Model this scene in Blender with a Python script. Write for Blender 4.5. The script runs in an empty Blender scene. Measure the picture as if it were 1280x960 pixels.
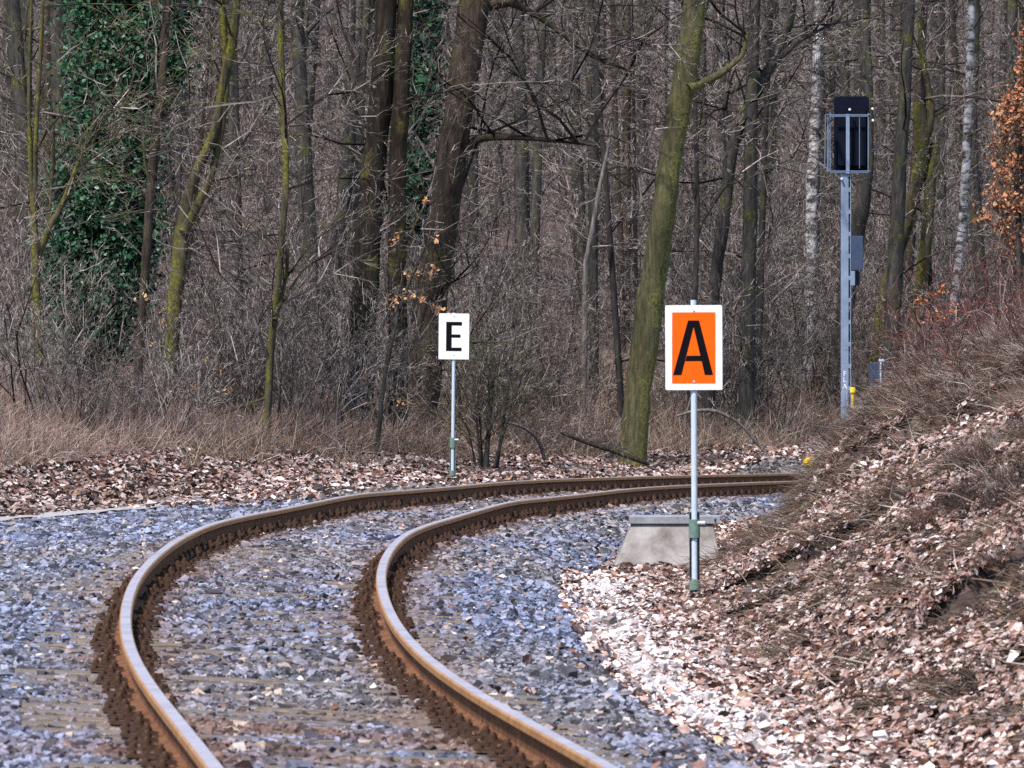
import bpy, math, random
import numpy as np
from mathutils import Vector, Matrix

rs = np.random.RandomState(7)
random.seed(7)
scene = bpy.context.scene
R = math.radians

# ------------------------------------------------------------------ camera
F = 9886.6 / 1280.0            # focal length in picture widths
HC = 1.547                     # camera height above the rail head
cam_d = bpy.data.cameras.new('camera'); cam = bpy.data.objects.new('camera', cam_d)
scene.collection.objects.link(cam); scene.camera = cam
cam_d.sensor_width = 36; cam_d.lens = 36 * F
cam.location = (0, 0, HC); cam.rotation_euler = (R(90) - math.atan(60.2 / 9886.6), 0, 0)
cam_d.clip_start = 1; cam_d.clip_end = 6000
cam_d.dof.use_dof = True; cam_d.dof.focus_distance = 84; cam_d.dof.aperture_fstop = 18

# ------------------------------------------------------------------ light
SUN_DIR = Vector((-0.50, -0.78, 1.30)).normalized()
world = bpy.data.worlds.new('World'); scene.world = world; world.use_nodes = True
wn = world.node_tree.nodes; wl = world.node_tree.links
sky = wn.new('ShaderNodeTexSky'); sky.sky_type = 'NISHITA'; sky.sun_disc = False
sky.sun_elevation = math.asin(SUN_DIR.z); sky.sun_rotation = math.atan2(SUN_DIR.x, SUN_DIR.y)
sky.dust_density = 0.6; sky.air_density = 1.4; sky.ozone_density = 4.0
wn['Background'].inputs['Strength'].default_value = 0.14
wl.new(sky.outputs[0], wn['Background'].inputs[0])
sun_d = bpy.data.lights.new('sun', 'SUN'); sun_d.energy = 4.7; sun_d.angle = R(5); sun_d.color = (1, .90, .84)
sun = bpy.data.objects.new('sun', sun_d); scene.collection.objects.link(sun)
sun.rotation_euler = SUN_DIR.to_track_quat('Z', 'Y').to_euler(); sun.location = (0, 0, 40)
vs = scene.view_settings
vs.view_transform = 'Standard'; vs.look = 'None'; vs.gamma = 1; vs.exposure = 0.36; vs.use_curve_mapping = False
scene.cycles.max_bounces = 4; scene.cycles.diffuse_bounces = 2; scene.cycles.glossy_bounces = 2
scene.cycles.use_denoising = False

# ------------------------------------------------------------------ naming helpers
def tag(o, label=None, cat=None, group=None, kind=None):
    if label: o['label'] = label
    if cat: o['category'] = cat
    if group: o['group'] = group
    if kind: o['kind'] = kind
    return o
def empty(name, loc, label, cat, group=None):
    o = bpy.data.objects.new(name, None); scene.collection.objects.link(o)
    o.location = loc; o.empty_display_size = .2
    return tag(o, label, cat, group)
def link(name, me, parent=None):
    o = bpy.data.objects.new(name, me); scene.collection.objects.link(o)
    if parent is not None: o.parent = parent
    return o
def copy_tree(o, parent=None):
    c = o.copy(); scene.collection.objects.link(c); c.parent = parent
    for ch in o.children: copy_tree(ch, c)
    return c

# ------------------------------------------------------------------ materials
def mat(name, rough=.8, metal=0.):
    m = bpy.data.materials.new(name); m.use_nodes = True
    b = m.node_tree.nodes['Principled BSDF']
    b.inputs['Roughness'].default_value = rough; b.inputs['Metallic'].default_value = metal
    return m, m.node_tree.nodes, m.node_tree.links, b
def ramp(n, stops):
    r = n.new('ShaderNodeValToRGB'); e = r.color_ramp.elements
    while len(e) < len(stops): e.new(.5)
    for k, (p, c) in enumerate(stops): e[k].position = p; e[k].color = (*c, 1)
    return r
def noise_mat(name, stops, scale=5, rough=.8, metal=0., bump=.0, stretch=(1, 1, 1), detail=6, bscale=None, bdist=.01, spec=.18, coord='Object'):
    m, n, l, b = mat(name, rough, metal)
    tc = n.new('ShaderNodeTexCoord'); mp = n.new('ShaderNodeMapping'); mp.inputs['Scale'].default_value = stretch
    l.new(tc.outputs[coord], mp.inputs[0])
    t = n.new('ShaderNodeTexNoise'); t.inputs['Scale'].default_value = scale; t.inputs['Detail'].default_value = detail
    t.inputs['Roughness'].default_value = .65
    l.new(mp.outputs[0], t.inputs[0]); r = ramp(n, stops); l.new(t.outputs[0], r.inputs[0]); l.new(r.outputs[0], b.inputs['Base Color'])
    b.inputs['Specular IOR Level'].default_value = spec
    if bump:
        t2 = n.new('ShaderNodeTexNoise'); t2.inputs['Scale'].default_value = bscale or scale * 3; t2.inputs['Detail'].default_value = 5
        l.new(mp.outputs[0], t2.inputs[0])
        bp = n.new('ShaderNodeBump'); bp.inputs['Strength'].default_value = bump; bp.inputs['Distance'].default_value = bdist
        l.new(t2.outputs[0], bp.inputs['Height']); l.new(bp.outputs[0], b.inputs['Normal'])
    return m
def attr_mat(name, rough=.8, spec=.3, nscale=60, namt=.35, transl=0):
    """colour of each stone / leaf / twig comes from its own vertex colour (its real pigment), with fine mottling"""
    m, n, l, b = mat(name, rough)
    a = n.new('ShaderNodeAttribute'); a.attribute_name = 'Col'
    tc = n.new('ShaderNodeTexCoord'); t = n.new('ShaderNodeTexNoise'); t.inputs['Scale'].default_value = nscale; t.inputs['Detail'].default_value = 3
    l.new(tc.outputs['Object'], t.inputs[0])
    mr = n.new('ShaderNodeMapRange'); mr.inputs['From Min'].default_value = .3; mr.inputs['From Max'].default_value = .7
    mr.inputs['To Min'].default_value = 1 - namt; mr.inputs['To Max'].default_value = 1 + namt
    l.new(t.outputs[0], mr.inputs[0])
    mx = n.new('ShaderNodeVectorMath'); mx.operation = 'SCALE'
    l.new(a.outputs['Color'], mx.inputs[0]); l.new(mr.outputs[0], mx.inputs['Scale'])
    l.new(mx.outputs[0], b.inputs['Base Color']); b.inputs['Specular IOR Level'].default_value = spec
    return m

M = {}
M['stone'] = attr_mat('slate_stone', .85, .12, 45, .3)
M['leaf'] = attr_mat('dry_leaf', .8, .12, 30, .25)
M['ivy'] = attr_mat('ivy_leaf', .42, .35, 30, .2)
M['twig'] = attr_mat('twig_bark', .9, .05, 8, .4)
M['blade'] = attr_mat('dry_blade', .8, .2, 12, .25)
M['ground'] = None
def ground_mat():
    m, n, l, b = mat('leafy_soil', .95)
    tc = n.new('ShaderNodeTexCoord')
    v = n.new('ShaderNodeTexVoronoi'); v.inputs['Scale'].default_value = 14; v.inputs['Randomness'].default_value = 1
    l.new(tc.outputs['Object'], v.inputs[0])
    sep = n.new('ShaderNodeSeparateColor'); l.new(v.outputs['Color'], sep.inputs[0])
    r = ramp(n, [(0, (.02, .014, .010)), (.35, (.07, .04, .028)), (.6, (.15, .085, .06)), (.85, (.24, .16, .12)), (1, (.36, .28, .22))])
    l.new(sep.outputs[0], r.inputs[0])
    t = n.new('ShaderNodeTexNoise'); t.inputs['Scale'].default_value = .7; t.inputs['Detail'].default_value = 5; l.new(tc.outputs['Object'], t.inputs[0])
    r2 = ramp(n, [(.35, (.025, .018, .014)), (.62, (1, 1, 1))]); l.new(t.outputs[0], r2.inputs[0])
    mx = n.new('ShaderNodeMix'); mx.data_type = 'RGBA'; mx.inputs[0].default_value = 1
    a = n.new('ShaderNodeMath'); a.operation = 'MULTIPLY'; a.inputs[1].default_value = .85
    l.new(r2.outputs[0], a.inputs[0]); l.new(a.outputs[0], mx.inputs[0])
    mx.inputs[6].default_value = (.03, .02, .015, 1); l.new(r.outputs[0], mx.inputs[7])
    l.new(mx.outputs[2], b.inputs['Base Color'])
    bp = n.new('ShaderNodeBump'); bp.inputs['Strength'].default_value = .8; bp.inputs['Distance'].default_value = .04
    l.new(sep.outputs[1], bp.inputs['Height']); l.new(bp.outputs[0], b.inputs['Normal'])
    return m
M['ground'] = ground_mat()
M['bed'] = noise_mat('ballast_fines', [(.3, (.035, .035, .04)), (.55, (.09, .085, .09)), (.75, (.17, .16, .17))], 30, .95, bump=.8, bdist=.02)
M['path'] = noise_mat('pale_gravel_edge', [(.3, (.22, .21, .21)), (.55, (.42, .40, .40)), (.8, (.6, .58, .58))], 25, .9, bump=.5)
M['rail_top'] = noise_mat('worn_rail_steel', [(.3, (.40, .36, .42)), (.6, (.58, .53, .58)), (.8, (.46, .36, .30))], 3, .42, .35, spec=.4)
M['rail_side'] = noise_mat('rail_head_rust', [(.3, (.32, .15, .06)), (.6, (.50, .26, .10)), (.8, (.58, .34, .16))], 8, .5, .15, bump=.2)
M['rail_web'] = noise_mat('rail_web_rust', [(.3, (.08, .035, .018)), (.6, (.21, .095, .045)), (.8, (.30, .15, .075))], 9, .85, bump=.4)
M['fasten'] = noise_mat('rusty_fastening', [(.3, (.035, .02, .014)), (.6, (.10, .055, .035)), (.8, (.20, .12, .08))], 20, .8, bump=.3)
M['sleeper'] = noise_mat('weathered_sleeper_wood', [(.3, (.07, .055, .045)), (.5, (.22, .18, .145)), (.7, (.44, .37, .30))], 6, .9, bump=.8, stretch=(1.2, 30, 30))
M['white'] = noise_mat('white_sign_face', [(.3, (.80, .81, .83)), (.7, (.88, .89, .90))], 6, .45)
M['orange'] = noise_mat('orange_sign_face', [(.3, (.92, .115, .001)), (.7, (.97, .135, .002))], 5, .45)
M['black'] = noise_mat('black_sign_letter', [(.3, (.004, .004, .006)), (.7, (.008, .007, .010))], 5, .9, spec=.08)
M['galv'] = noise_mat('galvanised_tube', [(.3, (.46, .55, .64)), (.7, (.58, .67, .76))], 20, .5)
M['green'] = noise_mat('green_painted_steel', [(.3, (.10, .17, .14)), (.55, (.16, .25, .21)), (.8, (.24, .24, .18))], 18, .6)
M['darkmetal'] = noise_mat('dark_steel', [(.3, (.02, .025, .035)), (.7, (.05, .055, .07))], 12, .6)
M['mast'] = noise_mat('grey_blue_mast_paint', [(.3, (.16, .22, .32)), (.7, (.27, .34, .45))], 6, .55, .1, bump=.05)
M['cage'] = noise_mat('blue_grey_cage_bars', [(.3, (.09, .13, .20)), (.7, (.16, .21, .29))], 8, .6)
M['screen'] = noise_mat('black_signal_screen', [(.3, (.003, .004, .012)), (.7, (.006, .008, .020))], 5, .8, spec=.1)
M['cabinet'] = noise_mat('blue_grey_cabinet', [(.3, (.035, .055, .10)), (.7, (.06, .085, .14))], 8, .5)
M['concrete'] = noise_mat('weathered_concrete', [(.3, (.13, .115, .10)), (.48, (.27, .25, .235)), (.7, (.40, .385, .37))], 4.5, .9, bump=.4, bscale=40, bdist=.005)
M['slab'] = noise_mat('grey_slab', [(.3, (.20, .21, .23)), (.7, (.36, .37, .40))], 10, .85, bump=.3)
M['yellow'] = noise_mat('yellow_plastic', [(.3, (.62, .40, .02)), (.7, (.85, .62, .03))], 12, .5)
def bark(name, c0, c1, c2, moss=None, mossamt=.5, scale=9, bs=.7, side_bias=.0):
    m, n, l, b = mat(name, .92)
    tc = n.new('ShaderNodeTexCoord'); mp = n.new('ShaderNodeMapping'); mp.inputs['Scale'].default_value = (1, 1, .16)
    l.new(tc.outputs['Object'], mp.inputs[0])
    t = n.new('ShaderNodeTexNoise'); t.inputs['Scale'].default_value = scale * 2.2; t.inputs['Detail'].default_value = 7; t.inputs['Roughness'].default_value = .7
    l.new(mp.outputs[0], t.inputs[0]); r = ramp(n, [(.3, c0), (.52, c1), (.72, c2)]); l.new(t.outputs[0], r.inputs[0])
    out = r.outputs[0]
    if moss:
        t2 = n.new('ShaderNodeTexNoise'); t2.inputs['Scale'].default_value = 2.2; t2.inputs['Detail'].default_value = 8; t2.inputs['Roughness'].default_value = .7
        l.new(tc.outputs['Object'], t2.inputs[0])
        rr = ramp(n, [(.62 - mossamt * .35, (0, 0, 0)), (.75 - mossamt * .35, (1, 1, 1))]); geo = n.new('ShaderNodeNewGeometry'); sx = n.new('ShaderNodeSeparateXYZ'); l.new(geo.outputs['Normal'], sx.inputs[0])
        ad = n.new('ShaderNodeMath'); ad.operation = 'MULTIPLY_ADD'; ad.inputs[1].default_value = side_bias; l.new(sx.outputs[0], ad.inputs[0]); l.new(t2.outputs[0], ad.inputs[2])  # weights the moss colour by normal x, towards one side of the stem
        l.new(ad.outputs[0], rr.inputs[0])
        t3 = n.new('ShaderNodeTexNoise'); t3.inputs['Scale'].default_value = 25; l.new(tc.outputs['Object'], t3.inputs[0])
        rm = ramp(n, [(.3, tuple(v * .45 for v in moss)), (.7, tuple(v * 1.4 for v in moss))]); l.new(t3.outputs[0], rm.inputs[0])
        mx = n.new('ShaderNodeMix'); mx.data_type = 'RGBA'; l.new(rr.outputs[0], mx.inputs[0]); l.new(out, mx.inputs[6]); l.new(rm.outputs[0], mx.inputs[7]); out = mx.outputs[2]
    l.new(out, b.inputs['Base Color']); b.inputs['Specular IOR Level'].default_value = .05
    bp = n.new('ShaderNodeBump'); bp.inputs['Strength'].default_value = bs; bp.inputs['Distance'].default_value = .03
    l.new(t.outputs[0], bp.inputs['Height']); l.new(bp.outputs[0], b.inputs['Normal'])
    return m
M['bark_dark'] = bark('dark_oak_bark', (.008, .007, .006), (.03, .024, .019), (.07, .056, .044), (.09, .09, .025), .22)
M['bark_brown'] = bark('brown_bark', (.018, .014, .012), (.06, .047, .037), (.12, .096, .076), (.07, .07, .03), .22)
M['bark_moss'] = bark('mossy_bark', (.025, .022, .014), (.08, .07, .045), (.15, .13, .09), (.15, .145, .033), .44, side_bias=-.05)
M['bark_lit'] = bark('green_bark_lit_side', (.035, .035, .018), (.10, .095, .05), (.18, .16, .10), (.155, .15, .055), .36, side_bias=.2)  # mossy green bark; its sunlit right side is painted in with yellower moss colour
M['bark_grey'] = bark('grey_bark', (.02, .018, .017), (.06, .056, .052), (.12, .112, .105), (.10, .10, .04), .3)
M['bark_pale'] = bark('pale_dead_wood', (.05, .045, .04), (.17, .15, .135), (.36, .33, .30))
M['bark_far'] = bark('dusky_far_bark', (.015, .013, .013), (.042, .037, .036), (.085, .076, .072), (.06, .062, .028), .25)
def birch():
    m, n, l, b = mat('birch_bark', .75)
    tc = n.new('ShaderNodeTexCoord'); mp = n.new('ShaderNodeMapping'); mp.inputs['Scale'].default_value = (1, 1, 2.2)
    l.new(tc.outputs['Object'], mp.inputs[0])
    t = n.new('ShaderNodeTexNoise'); t.inputs['Scale'].default_value = 3.2; t.inputs['Detail'].default_value = 8; t.inputs['Roughness'].default_value = .75
    l.new(mp.outputs[0], t.inputs[0])
    r = ramp(n, [(.42, (.02, .018, .018)), (.47, (.11, .10, .09)), (.53, (.40, .39, .40)), (.7, (.66, .66, .70))]); l.new(t.outputs[0], r.inputs[0])
    l.new(r.outputs[0], b.inputs['Base Color'])
    return m
M['birch'] = birch()

# ------------------------------------------------------------------ track line (plan, profile), straight behind the camera
KN = 24; LEN = 95.0
kap = [-.0001, .00029, .00188, .00371, .00447, .0044, .00398, .0036, .00346, .0032, .00318, .00363, .0042, .00441, .0043, .00413, .00404, .00403, .00401, .00406, .00415, .00424, .00432, .00439]
zk = [0, -.0165, -.0393, -.0452, -.0221, .027, .0519, .073, .0748, .0422, .0051, -.0139, -.0226, -.0739, -.1149, -.1411, -.1815, -.2352, -.2868, -.3433, -.3998, -.4569, -.5137, -.5705]
CANT = .0687
ds = .25
S = np.arange(-60, 165, ds)
knots = np.linspace(0, LEN, KN)
K_ = np.interp(S, knots, kap); K_[S < 0] = 0; K_[S > 125] = 0
Zt = np.interp(S, knots, zk)
ker = np.hanning(25); ker /= ker.sum(); Zt = np.convolve(np.pad(Zt, 12, 'edge'), ker, 'valid')
i0 = int(round(60 / ds))
TH = np.zeros_like(S); TH[i0] = -.07763
for i in range(i0 + 1, len(S)): TH[i] = TH[i - 1] + .5 * (K_[i] + K_[i - 1]) * ds
TH[:i0] = TH[i0]
CX = np.zeros_like(S); CY = np.zeros_like(S); CX[i0] = -.25332; CY[i0] = 27.35797
for i in range(i0 + 1, len(S)): CX[i] = CX[i - 1] + math.sin(TH[i - 1]) * ds; CY[i] = CY[i - 1] + math.cos(TH[i - 1]) * ds
for i in range(i0 - 1, -1, -1): CX[i] = CX[i + 1] - math.sin(TH[i]) * ds; CY[i] = CY[i + 1] - math.cos(TH[i]) * ds

def su2xy(s, u):
    th = np.interp(s, S, TH)
    return np.interp(s, S, CX) + u * np.cos(th), np.interp(s, S, CY) - u * np.sin(th)
def xy2su(X, Y):
    X = np.asarray(X, float).ravel(); Y = np.asarray(Y, float).ravel(); so = np.empty_like(X); uo = np.empty_like(X)
    cs = slice(0, None, 2)
    for a in range(0, len(X), 20000):
        dx = X[a:a + 20000, None] - CX[None, cs]; dy = Y[a:a + 20000, None] - CY[None, cs]
        j = np.argmin(dx * dx + dy * dy, 1); r = np.arange(len(j)); th = TH[cs][j]
        du = dx[r, j] * np.cos(th) - dy[r, j] * np.sin(th); dl = dx[r, j] * np.sin(th) + dy[r, j] * np.cos(th)
        so[a:a + 20000] = S[cs][j] + np.clip(dl, -.3, .3); uo[a:a + 20000] = du
    return so, uo
_perm = np.random.RandomState(3).rand(256, 256)
def vnoise(x, y, f):
    x = np.asarray(x) * f + 57.3; y = np.asarray(y) * f + 91.7
    xi = np.floor(x).astype(int); yi = np.floor(y).astype(int); a = x - xi; b = y - yi
    a = a * a * (3 - 2 * a); b = b * b * (3 - 2 * b); P = lambda i, j: _perm[i % 256, j % 256]
    return (P(xi, yi) * (1 - a) + P(xi + 1, yi) * a) * (1 - b) + (P(xi, yi + 1) * (1 - a) + P(xi + 1, yi + 1) * a) * b
def fnoise(x, y, f, o=4):
    t = 0; w = 1; ws = 0
    for k in range(o): t = t + w * vnoise(x, y, f * 2 ** k); ws += w; w *= .5
    return t / ws - .5
def sm(a, b, x):
    t = np.clip((x - a) / (b - a), 0, 1); return t * t * (3 - 2 * t)

def height(s, u, X, Y):
    """ground height (top of ballast, ditch, bank, wood floor)"""
    zt = np.interp(s, S, Zt)
    le = -.25 + .24 * sm(84, 98, Y)                       # left gravel shelf edge
    left = np.where(u > -1.6, -.19 - .02 * 0,
            np.where(u > -4.0, -.19 + (le + .19) * (-1.6 - u) / 2.4,
             np.where(u > -4.4, le, le + .16 * np.minimum(-u - 4.4, 4.8) + .17 * np.maximum(-u - 9.2, 0))))
    pa = np.interp(u, [1.55, 2.15, 2.9, 3.4, 4.4, 6, 9, 14, 60], [-.19, -.41, -.39, -.15, .38, 1.25, 2.6, 3.6, 6])
    pn = np.interp(u, [1.55, 2.15, 2.9, 3.42, 3.70, 4.03, 4.42, 5.1, 5.7, 7, 12, 60], [-.19, -.41, -.40, -.33, -.08, .54, 1.02, 1.38, 1.62, 2.1, 3.1, 6])
    pf = np.interp(u, [1.55, 2.15, 2.9, 4, 5, 8, 12, 60], [-.19, -.41, -.38, -.2, .2, 1.6, 2.5, 6])
    wn_ = sm(58, 74, Y) * (1 - sm(80, 85, Y)); wf = sm(80, 85, Y)
    right = pa * (1 - wn_ - wf) + pn * wn_ + pf * wf
    h = np.where(u > 0, right, left) + zt
    cn = -u * CANT / 1.5; h = h + np.where(np.abs(u) < 1.4, cn, np.sign(cn) * CANT * .93 * np.clip((2.2 - np.abs(u)) / .8, 0, 1))
    # roughness
    rr = sm(2.6, 4.2, u); rl = sm(4.2, 6.5, -u)
    h = h + rr * ((.34 - .12 * wn_) * fnoise(X, Y * .45, .9) + .10 * fnoise(X, Y, 3.5, 3)) + rl * (.35 * fnoise(X, Y, .35) + .10 * fnoise(X, Y, 2.0, 3)) + .05 * fnoise(X, Y, 1.1, 3)
    # washed-out ledges on the bank: soil cut back under an overhanging turf edge
    led = fnoise(X, Y, .95, 2)
    h = h - .30 * rr * sm(.02, .055, led) * (1 - sm(84, 88, Y))
    # leaf heap left of the track beyond the signal
    h = h + .30 * np.exp(-(((X - 4.15) / .9) ** 2 + ((Y - 121) / 5) ** 2))
    return h
def hxy(X, Y):
    s, u = xy2su(X, Y); return height(s, u, np.asarray(X, float).ravel(), np.asarray(Y, float).ravel())
def h1(x, y): return float(hxy([x], [y])[0])
def at(x, y, D):                                         # a point D metres away seen at photo pixel x, y
    return np.array([(x - 640) / 9886.6 * D, D, HC - (y - 419.8) / 9886.6 * D])

# ------------------------------------------------------------------ mesh helpers
def mesh_uniform(name, V, Fc, material, col=None, smooth=False):
    me = bpy.data.meshes.new(name); V = np.ascontiguousarray(V, np.float32); Fc = np.ascontiguousarray(Fc, np.int32)
    me.vertices.add(len(V)); me.vertices.foreach_set('co', V.ravel())
    k = Fc.shape[1]; me.loops.add(Fc.size); me.loops.foreach_set('vertex_index', Fc.ravel())
    me.polygons.add(len(Fc)); me.polygons.foreach_set('loop_start', np.arange(0, Fc.size, k, dtype=np.int32))
    try: me.polygons.foreach_set('loop_total', np.full(len(Fc), k, np.int32))
    except Exception: pass
    me.polygons.foreach_set('use_smooth', np.full(len(Fc), smooth, bool))
    if col is not None:
        a = me.color_attributes.new('Col', 'FLOAT_COLOR', 'POINT')
        c = np.ones((len(V), 4), np.float32); c[:, :3] = col; a.data.foreach_set('color', c.ravel())
    me.update(calc_edges=True); me.materials.append(material)
    return me
class MB:
    """collects boxes, prisms and tubes into ONE mesh"""
    def __init__(s): s.v = []; s.f = []; s.m = []; s.sm = []
    def add(s, v, f, mi=0, smooth=False):
        o = len(s.v); s.v += [tuple(map(float, p)) for p in v]
        for q in f: s.f.append([o + i for i in q]); s.m.append(mi); s.sm.append(smooth)
        return s
    def box(s, x0, x1, y0, y1, z0, z1, mi=0):
        v = [(x, y, z) for x in (x0, x1) for y in (y0, y1) for z in (z0, z1)]
        return s.add(v, [(0, 1, 3, 2), (4, 6, 7, 5), (0, 4, 5, 1), (2, 3, 7, 6), (0, 2, 6, 4), (1, 5, 7, 3)], mi)
    def hexa(s, v, mi=0):      # v in box() order
        return s.add(v, [(0, 1, 3, 2), (4, 6, 7, 5), (0, 4, 5, 1), (2, 3, 7, 6), (0, 2, 6, 4), (1, 5, 7, 3)], mi)
    def tube(s, pts, rad, n=10, mi=0, cap=True):
        P = [Vector(p) for p in pts]; rings = []
        for i, p in enumerate(P):
            d = (P[min(i + 1, len(P) - 1)] - P[max(i - 1, 0)]).normalized()
            a = d.cross(Vector((0, 1, 0)) if abs(d.y) < .9 else Vector((1, 0, 0))).normalized(); b = d.cross(a)
            r = rad[i] if hasattr(rad, '__len__') else rad
            rings.append([p + a * (r * math.cos(2 * math.pi * k / n)) + b * (r * math.sin(2 * math.pi * k / n)) for k in range(n)])
        v = [q for r_ in rings for q in r_]; f = []
        for i in range(len(P) - 1):
            for k in range(n): f.append((i * n + k, i * n + (k + 1) % n, (i + 1) * n + (k + 1) % n, (i + 1) * n + k))
        s.add(v, f, mi, True)
        if cap: s.add(rings[0], [list(range(n))[::-1]], mi); s.add(rings[-1], [list(range(n))], mi)
        return s
    def prism(s, poly, y0, y1, mi=0):                    # poly in x,z (counter-clockwise seen from -y)
        n = len(poly); v = [(x, y0, z) for x, z in poly] + [(x, y1, z) for x, z in poly]
        f = [list(range(n)), list(range(2 * n - 1, n - 1, -1))] + [(i, i + n, (i + 1) % n + n, (i + 1) % n) for i in range(n)]
        return s.add(v, f, mi)
    def build(s, name, mats, parent=None, bevel=0):
        me = bpy.data.meshes.new(name); me.from_pydata(s.v, [], s.f)
        for m in (mats if isinstance(mats, (list, tuple)) else [mats]): me.materials.append(m)
        me.polygons.foreach_set('material_index', s.m); me.polygons.foreach_set('use_smooth', s.sm); me.update()
        o = link(name, me, parent)
        if bevel:
            b = o.modifiers.new('bevel', 'BEVEL'); b.width = bevel; b.segments = 2; b.limit_method = 'ANGLE'
        return o

def inview(X, Y, m=1.2): return (np.abs(X) < .0655 * Y + m) & (Y > 24)

def segs_mesh(name, G, material, col, thin=.0045):
    """G rows: p0(3) p1(3) r0 r1 ; col (N,3). three-sided tapering twigs"""
    P0 = G[:, 0:3]; P1 = G[:, 3:6]; d = P1 - P0; d /= np.linalg.norm(d, axis=1, keepdims=True) + 1e-9
    ref = np.where(np.abs(d[:, 2:3]) > .9, np.array([[1., 0, 0]]), np.array([[0, 0, 1.]]))
    a = np.cross(d, ref); a /= np.linalg.norm(a, axis=1, keepdims=True); b = np.cross(d, a)
    ph = np.random.RandomState(len(G)).rand(len(G), 1) * 6.28
    V = np.empty((len(G), 6, 3))
    for k in range(3):
        w = np.cos(ph + k * 2.0944) * a + np.sin(ph + k * 2.0944) * b
        V[:, k] = P0 + w * G[:, 6:7]; V[:, k + 3] = P1 + w * G[:, 7:8]
    col = col * np.where(G[:, 6:7] > .011, .5, 1)
    base = (np.arange(len(G)) * 6)[:, None, None]
    f = np.array([[0, 1, 4, 3], [1, 2, 5, 4], [2, 0, 3, 5]])[None]
    return mesh_uniform(name, V.reshape(-1, 3), (base + f).reshape(-1, 4), material, np.repeat(col, 6, 0))

# ------------------------------------------------------------------ ground sheet
def axis(parts):
    out = []
    for a, b, st in parts: out += list(np.arange(a, b, st))
    return np.array(out + [parts[-1][1]])
gx = axis([(-1500, -300, 300), (-300, -60, 20), (-60, -14, 2), (-14, -5, .5), (-5, 9, .16), (9, 22, .6), (22, 60, 2), (60, 300, 20), (300, 1500, 300)])
gy = axis([(-600, -60, 90), (-60, 20, 5), (20, 96, .35), (96, 160, .8), (160, 300, 4), (300, 420, 15), (420, 3000, 300)])
XX, YY = np.meshgrid(gx, gy); s_, u_ = xy2su(XX, YY)
ZZ = height(s_, u_, XX.ravel(), YY.ravel()); ZZ = np.minimum(ZZ, 60)
inb = (u_ > -4.05) & (u_ < 2.25); ZZ = ZZ - np.where(inb, .05, 0)
nx, ny = len(gx), len(gy); idx = np.arange(nx * ny).reshape(ny, nx)
Fq = np.stack([idx[:-1, :-1], idx[:-1, 1:], idx[1:, 1:], idx[1:, :-1]], -1).reshape(-1, 4)
gme = mesh_uniform('ground', np.stack([XX.ravel(), YY.ravel(), ZZ], 1), Fq, M['ground'], smooth=True)
tag(link('ground', gme), 'woodland floor and cutting slope of soil under brown leaves', 'ground', kind='structure')

def strip(name, s0, s1, us, dz, material, label, cat, step=.4, kind='structure', jit=0):
    ss = np.arange(s0, s1, step); U, SS = np.meshgrid(us, ss)
    U = U + (jit * fnoise(SS, U * 0, .5, 3) if jit else 0)
    X, Y = su2xy(SS.ravel(), U.ravel()); Z = height(SS.ravel(), U.ravel(), X, Y) + dz
    n, m_ = len(us), len(ss); id_ = np.arange(n * m_).reshape(m_, n)
    F_ = np.stack([id_[:-1, :-1], id_[:-1, 1:], id_[1:, 1:], id_[1:, :-1]], -1).reshape(-1, 4)
    return tag(link(name, mesh_uniform(name, np.stack([X, Y, Z], 1), F_, material, smooth=True)), label, cat, kind=kind)
strip('track_bed', -55, 150, np.arange(-4.0, 2.21, .18), -.03, M['bed'], 'grey stone track bed under and beside the curving rails', 'track bed')
strip('path', 30, 62, np.linspace(-4.40, -4.03, 5), .045, M['path'], 'pale narrow path edging the gravel at the left', 'path', jit=.15)


# ------------------------------------------------------------------ ballast stones (nobody could count them)
cube_v = np.array([(x, y, z) for x in (-1, 1) for y in (-1, 1) for z in (-1, 1)], float)
cube_f = np.array([(0, 1, 3), (0, 3, 2), (4, 6, 7), (4, 7, 5), (0, 4, 5), (0, 5, 1), (2, 3, 7), (2, 7, 6), (0, 2, 6), (0, 6, 4), (1, 5, 7), (1, 7, 3)])
def randrot(n, r):
    q = r.normal(size=(n, 4)); q /= np.linalg.norm(q, axis=1, keepdims=True); w, x, y, z = q.T
    return np.stack([1 - 2 * (y * y + z * z), 2 * (x * y - z * w), 2 * (x * z + y * w), 2 * (x * y + z * w), 1 - 2 * (x * x + z * z), 2 * (y * z - x * w),
                     2 * (x * z - y * w), 2 * (y * z + x * w), 1 - 2 * (x * x + y * y)], 1).reshape(n, 3, 3)
def stones(name, s, u, size, col, label, cat, lift=0.2, r=rs):
    X, Y = su2xy(s, u); k = inview(X, Y); s, u, size, col, X, Y = s[k], u[k], size[k], col[k], X[k], Y[k]
    n = len(s); Z = height(s, u, X, Y) + size * lift - .012 + r.rand(n) * .018
    B = cube_v[None] * (1 + r.uniform(-.45, .25, (n, 8, 3))) * (r.uniform(.55, 1.25, (n, 1, 3))) * size[:, None, None] * .72
    V = np.einsum('nij,nkj->nki', randrot(n, r), B); V[:, :, 2] *= .8
    V += np.stack([X, Y, Z], 1)[:, None]
    Fc = (cube_f[None] + (np.arange(n) * 8)[:, None, None]).reshape(-1, 3)
    o = link(name, mesh_uniform(name, V.reshape(-1, 3), Fc, M['stone'], np.repeat(col, 8, 0)))
    print(name, n); return tag(o, label, cat, kind='stuff')
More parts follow.
